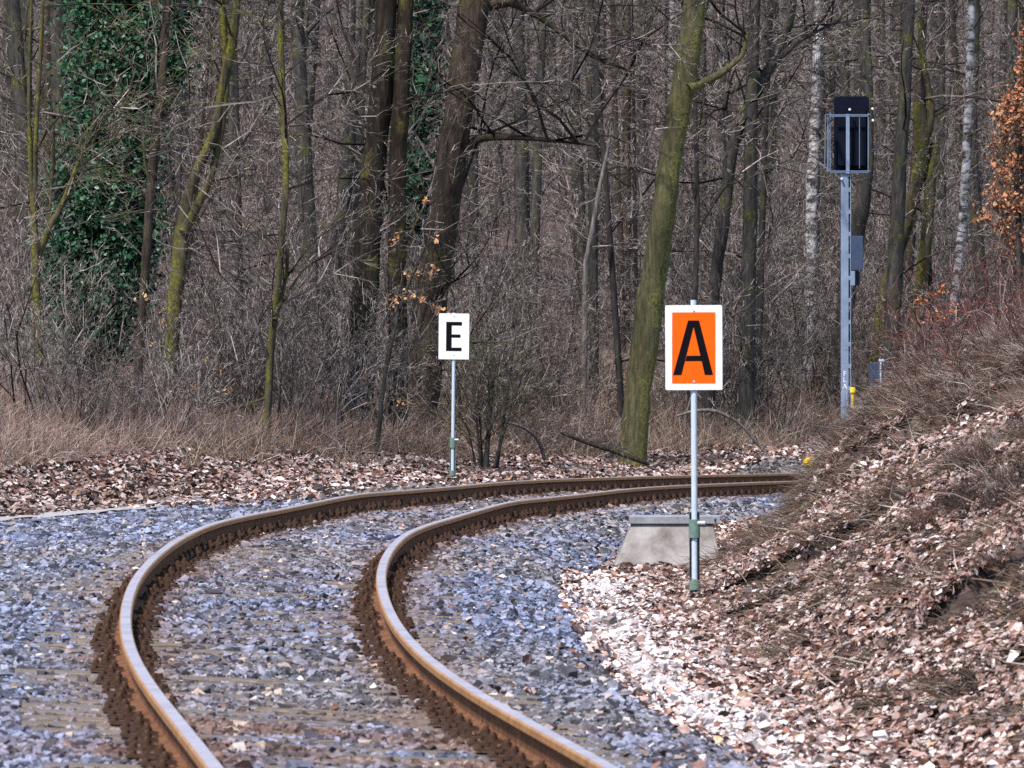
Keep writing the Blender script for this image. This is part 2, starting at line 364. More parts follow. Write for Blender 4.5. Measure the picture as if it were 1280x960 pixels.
# sleeper positions
SP = .62; sl_s = np.arange(-8, 118, SP)
def stone_field(n, s0, s1, u0, u1, r):
    s = r.uniform(s0, s1, n); u = r.uniform(u0, u1, n); return s, u
parts_s = []
for (a, b, dens, sz) in ((-3, 14, 760, .0195), (14, 34, 640, .0215), (34, 58, 420, .026), (58, 100, 230, .033)):
    n = int((b - a) * 6.2 * dens); s, u = stone_field(n, a, b, -4.0, 2.3, rs)
    parts_s.append((s, u, sz * rs.lognormal(0, .28, n)))
s = np.concatenate([p[0] for p in parts_s]); u = np.concatenate([p[1] for p in parts_s]); sz = np.concatenate([p[2] for p in parts_s])
onsl = np.abs(((s - sl_s[0] + SP / 2) % SP) - SP / 2) < .115
near_rail = np.abs(np.abs(u) - .7525)
X, Y = su2xy(s, u)
wob = fnoise(X, Y, 1.3, 3)
keep = ~((near_rail < .06)) & ~((near_rail < .13) & onsl) & ~(onsl & (np.abs(u) < 1.3) & (wob + rs.uniform(-.16, .16, len(s)) < -.09))
edge = np.where(Y > 90, -2.6 - .8 * (rs.rand(len(s)) - .3), -4.0)
keep &= (u > edge) & (u < 2.24 + .5 * fnoise(X, Y * .6, 1.5) + rs.normal(0, .05, len(s)))
s, u, sz, near_rail, X, Y, wob = [v[keep] for v in (s, u, sz, near_rail, X, Y, wob)]
n = len(s); g = rs.rand(n, 1)
slate = np.array([[.132, .152, .222]]) * (.25 + 2.1 * g ** 1.6) + np.array([[.02, .02, .02]]) * rs.rand(n, 1)
grey = np.array([[.18, .168, .165]]) * (.22 + 1.8 * g ** 1.4)
brn = np.array([[.165, .105, .08]]) * (.4 + 1.2 * g)
tan = np.array([[.34, .28, .23]]) * (.6 + .9 * g)
mixg = np.clip(.35 + 1.6 * fnoise(X, Y, .35, 3), 0, 1)[:, None]
col = slate * (1 - mixg) + grey * mixg
rust = np.clip(1.15 - near_rail / .30, 0, 1) * (.75 + .8 * wob) + .42 * (np.abs(u) < 1.2) * np.clip(wob * 2 + .4, 0, 1) + .6 * (np.abs(u) < 3.2) * (Y < 37) * np.clip(wob * 2 + .5, 0, 1)
rust = np.clip(rust, 0, .92)[:, None]
pick = rs.rand(n); col = col * (1 - rust) + brn * rust
col[pick < .025] = tan[pick < .025]; col[pick > .993] = np.array([.6, .56, .52])
far = (Y > 88) & (u < -1.2); col[far] = grey[far] * .75
stones('ballast_gravel', s, u, sz, col, 'blue-grey crushed stone ballast, rust-brown along the rails', 'gravel')
# pale limestone chips in the ditch edge
n = 36000; s = rs.uniform(1, 32, n); u = 2.12 + rs.beta(1.2, 2.2, n) * .85
X, Y = su2xy(s, u); k = (rs.rand(n) < .5 + .5 * sm(36, 44, Y)) & (fnoise(X, Y * .5, 2.6, 3) + rs.uniform(-.16, .16, n) - .10 * (u - 2.4) > -.09); s, u = s[k], u[k]; n = len(s)
col = np.array([[.86, .80, .80]]) * (.5 + .5 * rs.rand(n, 1)); q = rs.rand(n) < .28; col[q] = np.array([[.30, .26, .25]]) * rs.uniform(.4, 1.6, (q.sum(), 1))
stones('pale_chippings', s, u, .0155 * rs.lognormal(0, .3, n), col, 'bright pale stone chippings strewn between ballast and leafy bank', 'chippings', 1.3)

# ------------------------------------------------------------------ leaves
def leaves_mesh(name, P, size, N, col, material=None, r=rs):
    """folded leaf: 6 points, two bent halves"""
    n = len(P); N = N / np.linalg.norm(N, axis=1, keepdims=True)
    t = r.normal(size=(n, 3)); a = np.cross(N, t); a /= np.linalg.norm(a, axis=1, keepdims=True); b = np.cross(N, a)
    w = r.uniform(.28, .42, (n, 1)); fold = r.uniform(-.1, .35, (n, 1)); curl = r.uniform(-.25, .35, (n, 1)); L = size[:, None]
    V = np.stack([P - a * L * .5 + N * L * curl * .5, P + a * L * .5 + N * L * curl * .6,
                  P - a * L * .1 + b * L * w + N * L * fold, P - a * L * .05 - b * L * w + N * L * fold * r.uniform(.2, 1, (n, 1)),
                  P + a * L * .22 + b * L * w * .75 + N * L * (fold + curl * .2), P + a * L * .22 - b * L * w * .75 + N * L * fold * .6], 1)
    f = np.array([[0, 1, 4, 2], [0, 3, 5, 1]])[None] + (np.arange(n) * 6)[:, None, None]
    print(name, n)
    return mesh_uniform(name, V.reshape(-1, 3), f.reshape(-1, 4), material or M['leaf'], np.repeat(col, 6, 0))
LC = np.array([[.52, .415, .375], [.38, .265, .23], [.25, .15, .12], [.17, .085, .063], [.66, .59, .55], [.40, .25, .15], [.05, .035, .03], [.30, .25, .235]])
LP = np.array([.20, .20, .17, .12, .10, .025, .11, .075])
def leafcol(n, r=rs, bright=1.):
    c = LC[r.choice(len(LC), n, p=LP)]; return c * r.uniform(.7, 1.4, (n, 1)) * bright
P_, S_, C_, N_ = [], [], [], []
def leaf_zone(n, s0, s1, u0, u1, size, cond=None, bright=1., lift=.02):
    s = rs.uniform(s0, s1, n); u = rs.uniform(u0, u1, n); X, Y = su2xy(s, u); k = inview(X, Y, 1.0)
    if cond is not None: k &= cond(s, u, X, Y)
    s, u, X, Y = s[k], u[k], X[k], Y[k]; Z = height(s, u, X, Y); e = .05
    s2, u2 = xy2su(X + e, Y); dzx = (height(s, u + e, *su2xy(s, u + e)) - Z) / e
    th = np.interp(s, S, TH)
    nrm = np.stack([-dzx * np.cos(th), dzx * np.sin(th), np.ones_like(Z)], 1); nrm /= np.linalg.norm(nrm, axis=1, keepdims=True)
    nrm += rs.normal(0, .42, nrm.shape)
    P_.append(np.stack([X, Y, Z + rs.rand(len(Z)) * lift * 2 + .004], 1)); S_.append(size * rs.lognormal(0, .25, len(Z)))
    C_.append(leafcol(len(Z), bright=bright)); N_.append(nrm)
def grassy(s, u, X, Y):
    g = fnoise(X, Y, .55, 3)
    return sm(.0, .12, g + .22 * sm(3.6, 4.8, u) * sm(36, 48, Y) + .12 * sm(60, 68, Y) - .23 + .26 * sm(4.2, 5.4, u) * sm(50, 62, Y)) * (u > 3.3)
def bankcond(s, u, X, Y):
    led = fnoise(X, Y, .95, 2)
    bare = (led > .022) & (led < .085) & (u > 3.0) & (rs.rand(len(u)) < .85)
    thin = vnoise(X, Y, 1.7) > .12
    matt = (grassy(s, u, X, Y) > .5) & (rs.rand(len(u)) < .72)
    return ~bare & thin & ~matt
leaf_zone(290000, -2, 34, 2.3, 5.8, .052, lambda s, u, X, Y: bankcond(s, u, X, Y) & (rs.rand(len(u)) < np.clip((u - 2.22 - .45 * fnoise(X, Y, 1.2)) / .50, .02, 1) ** 1.9))
leaf_zone(110000, 34, 62, 2.2, 6.5, .075, bankcond)
leaf_zone(11000, 0, 34, 1.95, 3.0, .048, bright=1.6)
leaf_zone(700, 5, 60, 1.2, 2.3, .05)
leaf_zone(300, 0, 60, -1.2, 1.2, .05, lambda s, u, X, Y: np.abs(np.abs(u) - .75) > .1)
leaf_zone(85000, 36, 100, -9.5, -4.35, .075, lambda s, u, X, Y: (vnoise(X, Y, 1.2) > .1) & ((X < -3.2) | (u > -6.3 - .6 * vnoise(X, Y, .5))), .78)
leaf_zone(16000, 55, 100, -4.4, -2.7, .08, lambda s, u, X, Y: (Y > 86) & (rs.rand(len(s)) < np.clip((-u - 2.6) / 1.2, .05, 1)))
leaf_zone(16000, 92, 125, -6.4, -3.2, .10, None)
leaf_zone(9000, 82, 100, -5.8, -3.4, .08, None, .85)
lit = leaves_mesh('leaf_litter', np.concatenate(P_), np.concatenate(S_), np.concatenate(N_), np.concatenate(C_))
tag(link('leaf_litter', lit), 'fallen brown and pale leaves covering the bank and the verge', 'leaf litter', kind='stuff')

# ------------------------------------------------------------------ the track: rails, sleepers, fastenings
track = empty('railway_track', (CX[i0], CY[i0], 0), 'curving single railway track with rusty rails on grey ballast', 'railway track')
t0v = Vector(track.location)
def rail(side):
    ss = np.arange(-50, 150, .25)
    # profile (x, z) from head top round: clockwise closed ; z=0 head top
    pr = [(-.026, 0), (.026, 0), (.0335, -.009), (.034, -.036), (.012, -.050), (.008, -.058), (.008, -.118), (.014, -.126), (.062, -.138), (.0625, -.149), (-.0625, -.149), (-.062, -.138), (-.014, -.126), (-.008, -.118), (-.008, -.058), (-.012, -.050), (-.034, -.036), (-.0335, -.009)]
    pr = np.array(pr); n = len(pr)
    th = np.interp(ss, S, TH); cx = np.interp(ss, S, CX); cy = np.interp(ss, S, CY); z = np.interp(ss, S, Zt) - side * CANT / 2
    V = np.empty((len(ss), n, 3)); uu = side * .7525 + pr[None, :, 0]
    V[:, :, 0] = cx[:, None] + uu * np.cos(th)[:, None]; V[:, :, 1] = cy[:, None] - uu * np.sin(th)[:, None]; V[:, :, 2] = z[:, None] + pr[None, :, 1]
    V -= np.array(t0v)
    id_ = np.arange(len(ss) * n).reshape(len(ss), n); nxt = np.roll(id_, -1, 1)
    Fq = np.stack([id_[:-1], nxt[:-1], nxt[1:], id_[1:]], -1)
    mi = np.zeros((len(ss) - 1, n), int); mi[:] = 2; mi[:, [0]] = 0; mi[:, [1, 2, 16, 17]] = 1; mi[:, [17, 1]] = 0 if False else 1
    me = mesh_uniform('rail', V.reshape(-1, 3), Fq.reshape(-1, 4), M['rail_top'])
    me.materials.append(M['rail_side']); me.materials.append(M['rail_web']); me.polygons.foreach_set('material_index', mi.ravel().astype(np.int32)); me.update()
    o = link('rail', me, track); return o
rail(-1)['label'] = 'outer rail, left in the photo, with a shiny grey running surface'
rail(1)['label'] = 'inner rail, right in the photo, with rust-brown head sides'
def fastening_mesh():
    b = MB(); b.box(-.165, .165, -.08, .08, -.163, -.150)
    for sx in (-1, 1):
        b.box(min(sx * .072, sx * .10), max(sx * .072, sx * .10), -.06, .06, -.150, -.118)
        b.tube([(sx * .088, 0, -.12), (sx * .088, 0, -.080)], .012, 8)
        b.tube([(sx * .088, 0, -.112), (sx * .088, 0, -.094)], .020, 6)
        b.hexa([(sx * .04, -.035, -.132), (sx * .04, -.035, -.112), (sx * .04, .035, -.132), (sx * .04, .035, -.112), (sx * .112, -.035, -.122), (sx * .112, -.035, -.102), (sx * .112, .035, -.122), (sx * .112, .035, -.102)])
        for sy in (-1, 1): b.tube([(sx * .142, sy * .045, -.15), (sx * .142, sy * .045, -.136)], .015, 6)
    o = b.build('rail_fastening', M['fasten']); me = o.data; bpy.data.objects.remove(o); return me
fme = fastening_mesh()
def sleeper_mesh():
    b = MB(); r = random.Random(4); n = 12
    xs = [-1.3 + 2.6 * i / n for i in range(n + 1)]
    v = []
    for x in xs:
        j = lambda a: a + r.uniform(-.004, .004)
        v += [(x, -.125 + r.uniform(-.006, .006), -.33), (x, j(-.13), j(-.175)), (x, j(-.118), j(-.164)), (x, j(-.04), -.166 + r.uniform(-.004, 0)), (x, j(.04), j(-.165)), (x, j(.118), j(-.164)), (x, j(.13), j(-.175)), (x, .125, -.33)]
    f = []
    for i in range(n):
        for k in range(8): f.append((i * 8 + k, i * 8 + (k + 1) % 8, (i + 1) * 8 + (k + 1) % 8, (i + 1) * 8 + k))
    f += [list(range(8))[::-1], [n * 8 + k for k in range(8)]]
    b.add(v, f); o = b.build('sleeper', M['sleeper']); me = o.data; bpy.data.objects.remove(o); return me
sme = sleeper_mesh()
vis = [k for k, sv in enumerate(sl_s) if 24 < np.interp(sv, S, CY)]
indiv = vis[2:102]
rest_v = []; rest_f = []; off = 0
def sl_frame(sv):
    th = float(np.interp(sv, S, TH)); x, y = float(np.interp(sv, S, CX)), float(np.interp(sv, S, CY)); z = float(np.interp(sv, S, Zt))
    Rz = Matrix.Rotation(-th, 4, 'Z') @ Matrix.Rotation(math.atan2(CANT, 1.505), 4, 'Y')
    return Matrix.Translation(Vector((x, y, z)) - t0v) @ Rz
rr_ = random.Random(9)
restf = MB(); rests = MB()
for k, sv in enumerate(sl_s):
    Mx = sl_frame(sv)
    if k in indiv:
        o = link('sleeper', sme, track); o.matrix_local = Mx @ Matrix.Translation((rr_.uniform(-.03, .03), 0, -.010))
        for sd in (-1, 1):
            f_ = link('rail_fastening', fme, o); f_.location = (sd * .7525, 0, .010)
    else:
        rests.add([Mx @ v.co for v in sme.vertices], [list(p.vertices) for p in sme.polygons])
        for sd in (-1, 1): restf.add([Mx @ (v.co + Vector((sd * .7525, 0, 0))) for v in fme.vertices], [list(p.vertices) for p in fme.polygons])
tag(rests.build('sleepers', M['sleeper'], track), kind='stuff'); tag(restf.build('rail_fastenings', M['fasten'], track), kind='stuff')

# ------------------------------------------------------------------ signs
def post_base(x, y): return h1(x, y) - .03
def letter_A(y0):
    k = 1 / 6.86 / 176.6                                     # traced units -> metres
    c = lambda x, y: ((x - 404) * k, -(y - 511) * k)
    b = MB()
    b.prism([c(225, 745), c(297, 745), c(402, 332), c(402, 278), c(355, 278)], y0 - .0015, y0)
    b.prism([c(497, 745), c(568, 745), c(450, 278), c(402.3, 278), c(402.3, 332)], y0 - .0015, y0)
    b.prism([c(331, 626), c(473, 626), c(461, 580), c(343, 580)], y0 - .0013, y0)
    return b
def rounded(w, h, r, n=5):
    pts = []
    for cx, cz, a0 in ((w / 2 - r, -h / 2 + r, -90), (w / 2 - r, h / 2 - r, 0), (-w / 2 + r, h / 2 - r, 90), (-w / 2 + r, -h / 2 + r, 180)):
        for i in range(n + 1):
            a = R(a0 + 90 * i / n); pts.append((cx + r * math.cos(a), cz + r * math.sin(a)))
    return pts
def sign(name, label, x, ytop, ybase, D, w, h, yc, kind, lean=0.):
    B = at(x, ybase, D); g = h1(B[0], B[1]); T = at(x, ytop, D)
    root = empty(name, (B[0], B[1], g), label, 'track sign')
    top = T[2] - g; pc = at(x, yc, D)[2] - g
    MB().tube([(0, 0, .12), (0, 0, top * .5), (0, 0, top)], .0215, 14).build('post', M['galv'], root)
    # driven steel stake of U section with two collars holding the tube
    st = MB(); st.box(-.036, .036, .024, .032, -.3, .62); st.box(-.036, -.029, -.012, .024, -.3, .62); st.box(.029, .036, -.012, .024, -.3, .62)
    st.build('stake', M['green' if kind == 'E' else 'darkmetal'], root, .002)
    for zc, hh in (((.44, .13)), ((.07, .07))):
        c_ = MB(); c_.tube([(0, .002, zc), (0, .002, zc + hh)], .040, 14); c_.build('collar', M['green'], root)
    MB().tube([(.02, -.02, .545), (.075, -.03, .545)], .014, 8).build('clamp_bolt', M['galv'], root)
    sg = MB().prism(rounded(w, h, .012), -.034, -.030).build('sign_panel', M['white'], root, .0006); sg.location = (.0, 0, pc)
    if kind == 'A':
        MB().prism([(-.1585 + .003, -.252), (.152, -.252), (.1535, .250), (-.1525, .250)], -.0365, -.0345).build('orange_field', M['orange'], sg)
        letter_A(-.0372).build('letter', M['black'], sg)
    else:
        k = 1 / 4 / 95.2; c = lambda X_, Y_: ((X_ - 194) * k, -(Y_ - 202) * k); b = MB()
        b.prism([c(155, 275), c(183, 275), c(183, 129), c(155, 129)], -.0365, -.0345)
        for a, d, e in ((129, 147, 234), (192, 208, 227), (258, 275, 233)): b.prism([c(183.2, d), c(e, d), c(e, a), c(183.2, a)], -.0365, -.0345)
        b.build('letter', M['black'], sg)
    for dz in (-h * .40, h * .44):
        br = MB(); br.box(-.03, .03, -.0295, -.020, dz - .02, dz + .02); br.box(-.03, .03, .022, .028, dz - .02, dz + .02); br.build('bracket', M['galv'], sg)
        MB().tube([(0, -.040, dz), (0, -.0345, dz)], .008, 8).build('rivet', M['galv'], sg)
    sg.rotation_euler = (0, 0, R(lean)); root.rotation_euler = (0, R(-.25 if kind == 'A' else .6), 0)
    return root
sign('speed_sign', 'white-edged orange board with a black letter A on a thin pole', 868.5, 375, 752, 56, .404, .600, 434.5, 'A')
sign('end_sign', 'small white board with a black letter E on a thin pole', 565.5, 391, 590, 104, .400, .603, 420.5, 'E')

# ------------------------------------------------------------------ concrete block
bx = (834 - 640) / 9886.6 * 64; by = 64.0; gz = h1(bx, by)
root = empty('concrete_block', (bx, by, gz), 'trapezoid concrete foundation block with flat slab lid beside the orange sign', 'concrete block')
k = 64 / 9886.6
top = HC - (655 - 419.8) * k - gz; bot = -.12
b = MB(); x0, x1 = -.46, .42; t0, t1 = -.285, .375; yb0, yb1, yt0, yt1 = -.30, .5, -.02, .42
b.hexa([(x0 - .04, yb0, bot), (t0, yt0, top), (x0 - .04, yb1, bot), (t0, yt1, top), (x1 + .04, yb0, bot), (t1, yt0, top), (x1 + .04, yb1, bot), (t1, yt1, top)])
b.build('foundation', M['concrete'], root, .012)
b = MB(); b.box(t0 - .02, t1 + .055, yt0 - .03, yt1 + .02, top + .001, top + .064); b.build('lid', M['slab'], root, .006)
b = MB(); b.box(t1 + .005, t1 + .02, yt0 - .036, yt0 - .0305, top + .02, top + .045); b.build('lifting_eye', M['darkmetal'], root)

# ------------------------------------------------------------------ signal
D = 88.0; k = D / 9886.6; mx_, my_ = (1057 - 640) * k, D; g = h1(mx_, my_)
Zp = lambda y: HC - (y - 419.8) * k - g
sig = empty('railway_signal', (mx_, my_, g), 'tall light signal seen from behind, black screen in a cage on a grey lattice mast', 'railway signal')
b = MB(); ztop = Zp(216)
b.box(-.052, .030, -.05, -.042, -.3, ztop); b.box(-.052, -.044, -.0418, .05, -.3, ztop); b.box(-.052, .030, .0502, .058, -.3, ztop)
b.build('mast', M['mast'], sig, .002)
b = MB(); b.box(.050, .058, -.05, .05, -.3, ztop)
b.build('mast_channel', M['mast'], sig)
b = MB(); z = -.1
while z < ztop: b.box(.0302, .0498, -.048, .048, z, z + .045); z += .245
b.build('mast_batten', M['mast'], sig)
zb0, zb1 = Zp(213), Zp(120); xl, xr = (1043 - 1057) * k, (1087 - 1057) * k; w = xr - xl; h_ = zb1 - zb0
hd = MB().prism([(p[0], p[1]) for p in rounded(w, h_, .045)], .10, .16).build('signal_screen', M['screen'], sig, .003); hd.location = ((xl + xr) / 2, 0, (zb0 + zb1) / 2)
MB().prism([(p[0], p[1]) for p in rounded(w * .78, h_ * .8, .03)], .02, .0985).build('lamp_housing', M['screen'], hd, .004).location = (0, 0, -.03)
for dz in (.32, .05, -.25): MB().tube([(0, .16, dz), (0, .40, dz)], [.085, .10], 16).build('lamp_hood', M['screen'], hd)
cg = MB(); X1 = lambda x: (x - 1057) * k
zt_, zb_ = Zp(145), Zp(215)
def bar(x0, y0, z0, x1, y1, z1, r=.009): cg.tube([(x0, y0, z0), (x1, y1, z1)], r, 6)
cg.box(X1(1035), X1(1086), -.075, -.060, zt_ - .010, zt_ + .012); cg.box(X1(1037), X1(1086), -.075, -.055, zb_ - .012, zb_ + .012)
for xx, wd in ((1035, .014), (1037.6, .010), (1085.5, .012)): cg.box(X1(xx) - wd, X1(xx) + wd * .2, -.0745, -.061, zb_, zt_ + (.03 if xx > 1080 else 0))
cg.box(X1(1074) - .005, X1(1074) + .004, -.070, -.062, zb_ + .04, zt_)
for xx in (1031, 1035, 1085.5):
    bar(X1(xx), -.07, zt_, X1(xx), -.42, zt_, .007); bar(X1(xx), -.07, zb_, X1(xx), -.42, zb_, .007)
bar(X1(1031), -.42, zt_, X1(1085.5), -.42, zt_, .006); bar(X1(1031), -.42, zb_, X1(1085.5), -.42, zb_, .006)
bar(X1(1029), -.42, zb_ + .03, X1(1030), -.42, zt_, .006); bar(X1(1030), -.42, zt_, X1(1035), -.07, zt_, .006)
cg.build('guard_cage', M['cage'], sig)
b = MB(); b.box(X1(1057), X1(1061.5), -.090, -.0755, zb_ - .02, Zp(143)); b.build('mast_head', M['mast'], sig, .002)
for px, py in ((1061.5, 137), (1090, 136), (1090.5, 150.5), (1051.5, 223.5)):
    MB().tube([(X1(px), -.10, Zp(py)), (X1(px), -.06, Zp(py))], .013, 10).build('bolt_cap', M['white'], sig)
b = MB(); b.box(X1(1064), X1(1078.5), -.06, .06, Zp(338), Zp(295)); b.build('junction_box', M['cabinet'], sig, .006)
b = MB(); b.box(X1(1063), X1(1068.5), -.055, .03, Zp(357), Zp(339)); b.build('cable_box', M['mast'], sig, .004)
b = MB(); b.box(X1(1069.5), X1(1074), -.05, .03, Zp(357), Zp(339)); b.build('socket_box', M['screen'], sig, .003)
def text_mesh(t, size, name, material, parent, loc):
    c = bpy.data.curves.new(name, 'FONT'); c.body = t; c.size = size; c.extrude = .0006; c.align_x = 'CENTER'
    o = bpy.data.objects.new(name, c); scene.collection.objects.link(o)
    dg = bpy.context.evaluated_depsgraph_get(); me = bpy.data.meshes.new_from_object(o.evaluated_get(dg)); bpy.data.objects.remove(o)
    me.materials.clear(); me.materials.append(material); q = link(name, me, parent); q.location = loc; q.rotation_euler = (R(90), 0, 0); return q
for t_, yy in (('F', 470), ('L', 477.5), ('A', 486)): text_mesh(t_, .082, 'mast_letter', M['white'], sig, (-.011, -.0515, Zp(yy)))
b = MB(); b.box(-.20, .20, -.2, .2, -.25, .03); b.build('footing', M['concrete'], sig, .01)

# grey equipment cabinet, yellow marker, yellow cap
D = 92.0; k = D / 9886.6; cx_, = ((1100 - 640) * k,); g = h1(cx_, D); Zp = lambda y: HC - (y - 419.8) * k - g
cab = empty('trackside_cabinet', (cx_, D, g), 'blue-grey equipment cabinet half hidden behind the brushy bank near the signal', 'cabinet')
b = MB(); b.box((1087 - 1100) * k, (1111 - 1100) * k, -.09, .12, Zp(492), Zp(453)); b.build('body', M['cabinet'], cab, .006)
b = MB(); b.box((1098 - 1100) * k, (1104 - 1100) * k, -.115, -.0905, Zp(452), Zp(448.5)); b.tube([(0.004, -.11, Zp(492)), (.004, -.11, Zp(453))], .012, 8); b.build('cable_pipe', M['galv'], cab)
b = MB(); b.box(-.03, .03, -.03, .03, -.2, Zp(492)); b.build('leg', M['darkmetal'], cab)
D = 86.5; k = D / 9886.6; x = (1066 - 640) * k; g = h1(x, D); zt1 = HC - (484 - 419.8) * k - g
mk = empty('marker_stake', (x, D, g), 'short yellow-topped stake at the foot of the signal mast', 'marker stake')
MB().tube([(0, 0, -.2), (0, 0, zt1 - .06)], .018, 10).build('stake', M['yellow'], mk)
MB().tube([(0, 0, zt1 - .058), (0, 0, zt1 - .02), (0, 0, zt1)], [.034, .034, .026], 12).build('cap', M['yellow'], mk)
D = 119.0; k = D / 9886.6; x = (1013.5 - 640) * k; g = h1(x, D); zc = HC - (581 - 419.8) * k
cp = empty('yellow_cap', (x, D, max(g, zc - .02)), 'domed yellow cover lying on the leaf heap past the end of the visible rails', 'ground cover cap')
MB().tube([(0, 0, -.3), (0, 0, .012)], .155, 20).build('rim', M['yellow'], cp)
MB().tube([(0, 0, .0125), (0, 0, .07), (0, 0, .115), (0, 0, .14)], [.125, .115, .085, .03], 20).build('dome', M['yellow'], cp)

# ------------------------------------------------------------------ twigs and branches
TW = np.array([[.12, .10, .092], [.31, .27, .25], [.05, .042, .038], [.025, .02, .019], [.11, .10, .055], [.40, .34, .32]])
def grow(out, p, d, L, r, lev, rng, up=.05, wig=.22, steps=6, kids=.8, spread=.8):
    st = L / steps; r0 = r
    for i in range(steps):
        d = d + rng.normal(0, wig, 3) + np.array([0, 0, up]); d /= np.linalg.norm(d)
        q = p + d * st; r1 = r * (1 - (i + 1) / steps * .72)
        out.append((*p, *q, r0, r1, lev)); p = q; r0 = r1
        if lev > 0 and i >= 1 and rng.rand() < kids:
            for _ in range(1 + (rng.rand() < .35)):
                a = np.cross(d, rng.normal(size=3)); a /= np.linalg.norm(a); dd = d * math.cos(spread) + a * math.sin(spread)
                grow(out, p, dd, L * rng.uniform(.32, .6) * (1 - .35 * i / steps), r1 * .62, lev - 1, rng, up, wig, max(4, steps - 1), kids, spread)
def template(seed, lev=3, **k):
    rng = np.random.RandomState(seed); o = []; grow(o, np.zeros(3), np.array([0, 0, 1.]), 1., .0085, lev, rng, **k); return np.array(o)
TPL = [template(100 + i, 3, up=.05 + .04 * (i % 3), wig=.13 + .04 * (i % 3), spread=.65 + .1 * (i % 3)) for i in range(10)]
TPS = [template(200 + i, 2, up=.03, wig=.15) for i in range(8)]
print('tpl', [len(t) for t in TPL], [len(t) for t in TPS])
def frame(d, roll):
    d = d / np.linalg.norm(d); a = np.cross(d, [0, 0, 1.] if abs(d[2]) < .95 else [1., 0, 0]); a /= np.linalg.norm(a); b = np.cross(d, a)
    return np.stack([a * math.cos(roll) + b * math.sin(roll), -a * math.sin(roll) + b * math.cos(roll), d], 1)
def put(T, p, d, L, roll, rscale=1., minr=.0028):
    Rm = frame(np.array(d, float), roll); G = np.empty((len(T), 8))
    G[:, 0:3] = T[:, 0:3] @ Rm.T * L + p; G[:, 3:6] = T[:, 3:6] @ Rm.T * L + p
    G[:, 6:8] = np.maximum(T[:, 6:8] * L * rscale, minr); return G
def twcol(n, rng, w=(.3, .2, .2, .12, .1, .08)):
    w = np.array(w); w = w / w.sum(); blk = rng.choice(6, n // 5 + 1, p=w).repeat(5)[:n]; return TW[blk] * rng.uniform(.7, 1.3, (n, 1))

def stem_curve(pts, n=26, rng=None, wob=.02):
    """pts rows x,y,z,r -> resampled smooth path with irregularities"""
    P = np.array(pts, float); t = np.concatenate([[0], np.cumsum(np.linalg.norm(np.diff(P[:, :3], axis=0), axis=1))])
    tt = np.linspace(0, t[-1], n); Q = np.stack([np.interp(tt, t, P[:, j]) for j in range(4)], 1)
    kk = np.array([.25, .5, .25]); Qs = Q.copy()
    for _ in range(3): Qs[1:-1] = .25 * Qs[:-2] + .5 * Qs[1:-1] + .25 * Qs[2:]
    Q = Qs; Q[1:-1, 0] += rng.normal(0, 1, n - 2) * wob * Q[1:-1, 3] * 2; Q[1:-1, 1] += rng.normal(0, 1, n - 2) * wob * Q[1:-1, 3] * 2
    Q[:, 3] *= 1 + rng.normal(0, .03, n); return Q
def stem_mesh(b, Q, rng, sides=14):
    ph = rng.rand(4) * 6.28; P = Q[:, :3]; rings = []
    for i in range(len(Q)):
        d = P[min(i + 1, len(P) - 1)] - P[max(i - 1, 0)]; d /= np.linalg.norm(d)
        a = np.cross(d, [0, 1., 0]); a /= np.linalg.norm(a); c = np.cross(d, a)
        for k in range(sides):
            t = 2 * math.pi * k / sides
            r = Q[i, 3] * (1 + .07 * math.sin(3 * t + ph[0] + i * .25) + .05 * math.sin(5 * t + ph[1] - i * .4) + rng.normal(0, .018))
            rings.append(P[i] + a * r * math.cos(t) + c * r * math.sin(t))
    n = len(Q); f = [(i * sides + k, i * sides + (k + 1) % sides, (i + 1) * sides + (k + 1) % sides, (i + 1) * sides + k) for i in range(n - 1) for k in range(sides)]
    b.add(rings, f, 0, True); b.add(rings[-sides:], [list(range(sides))], 0)

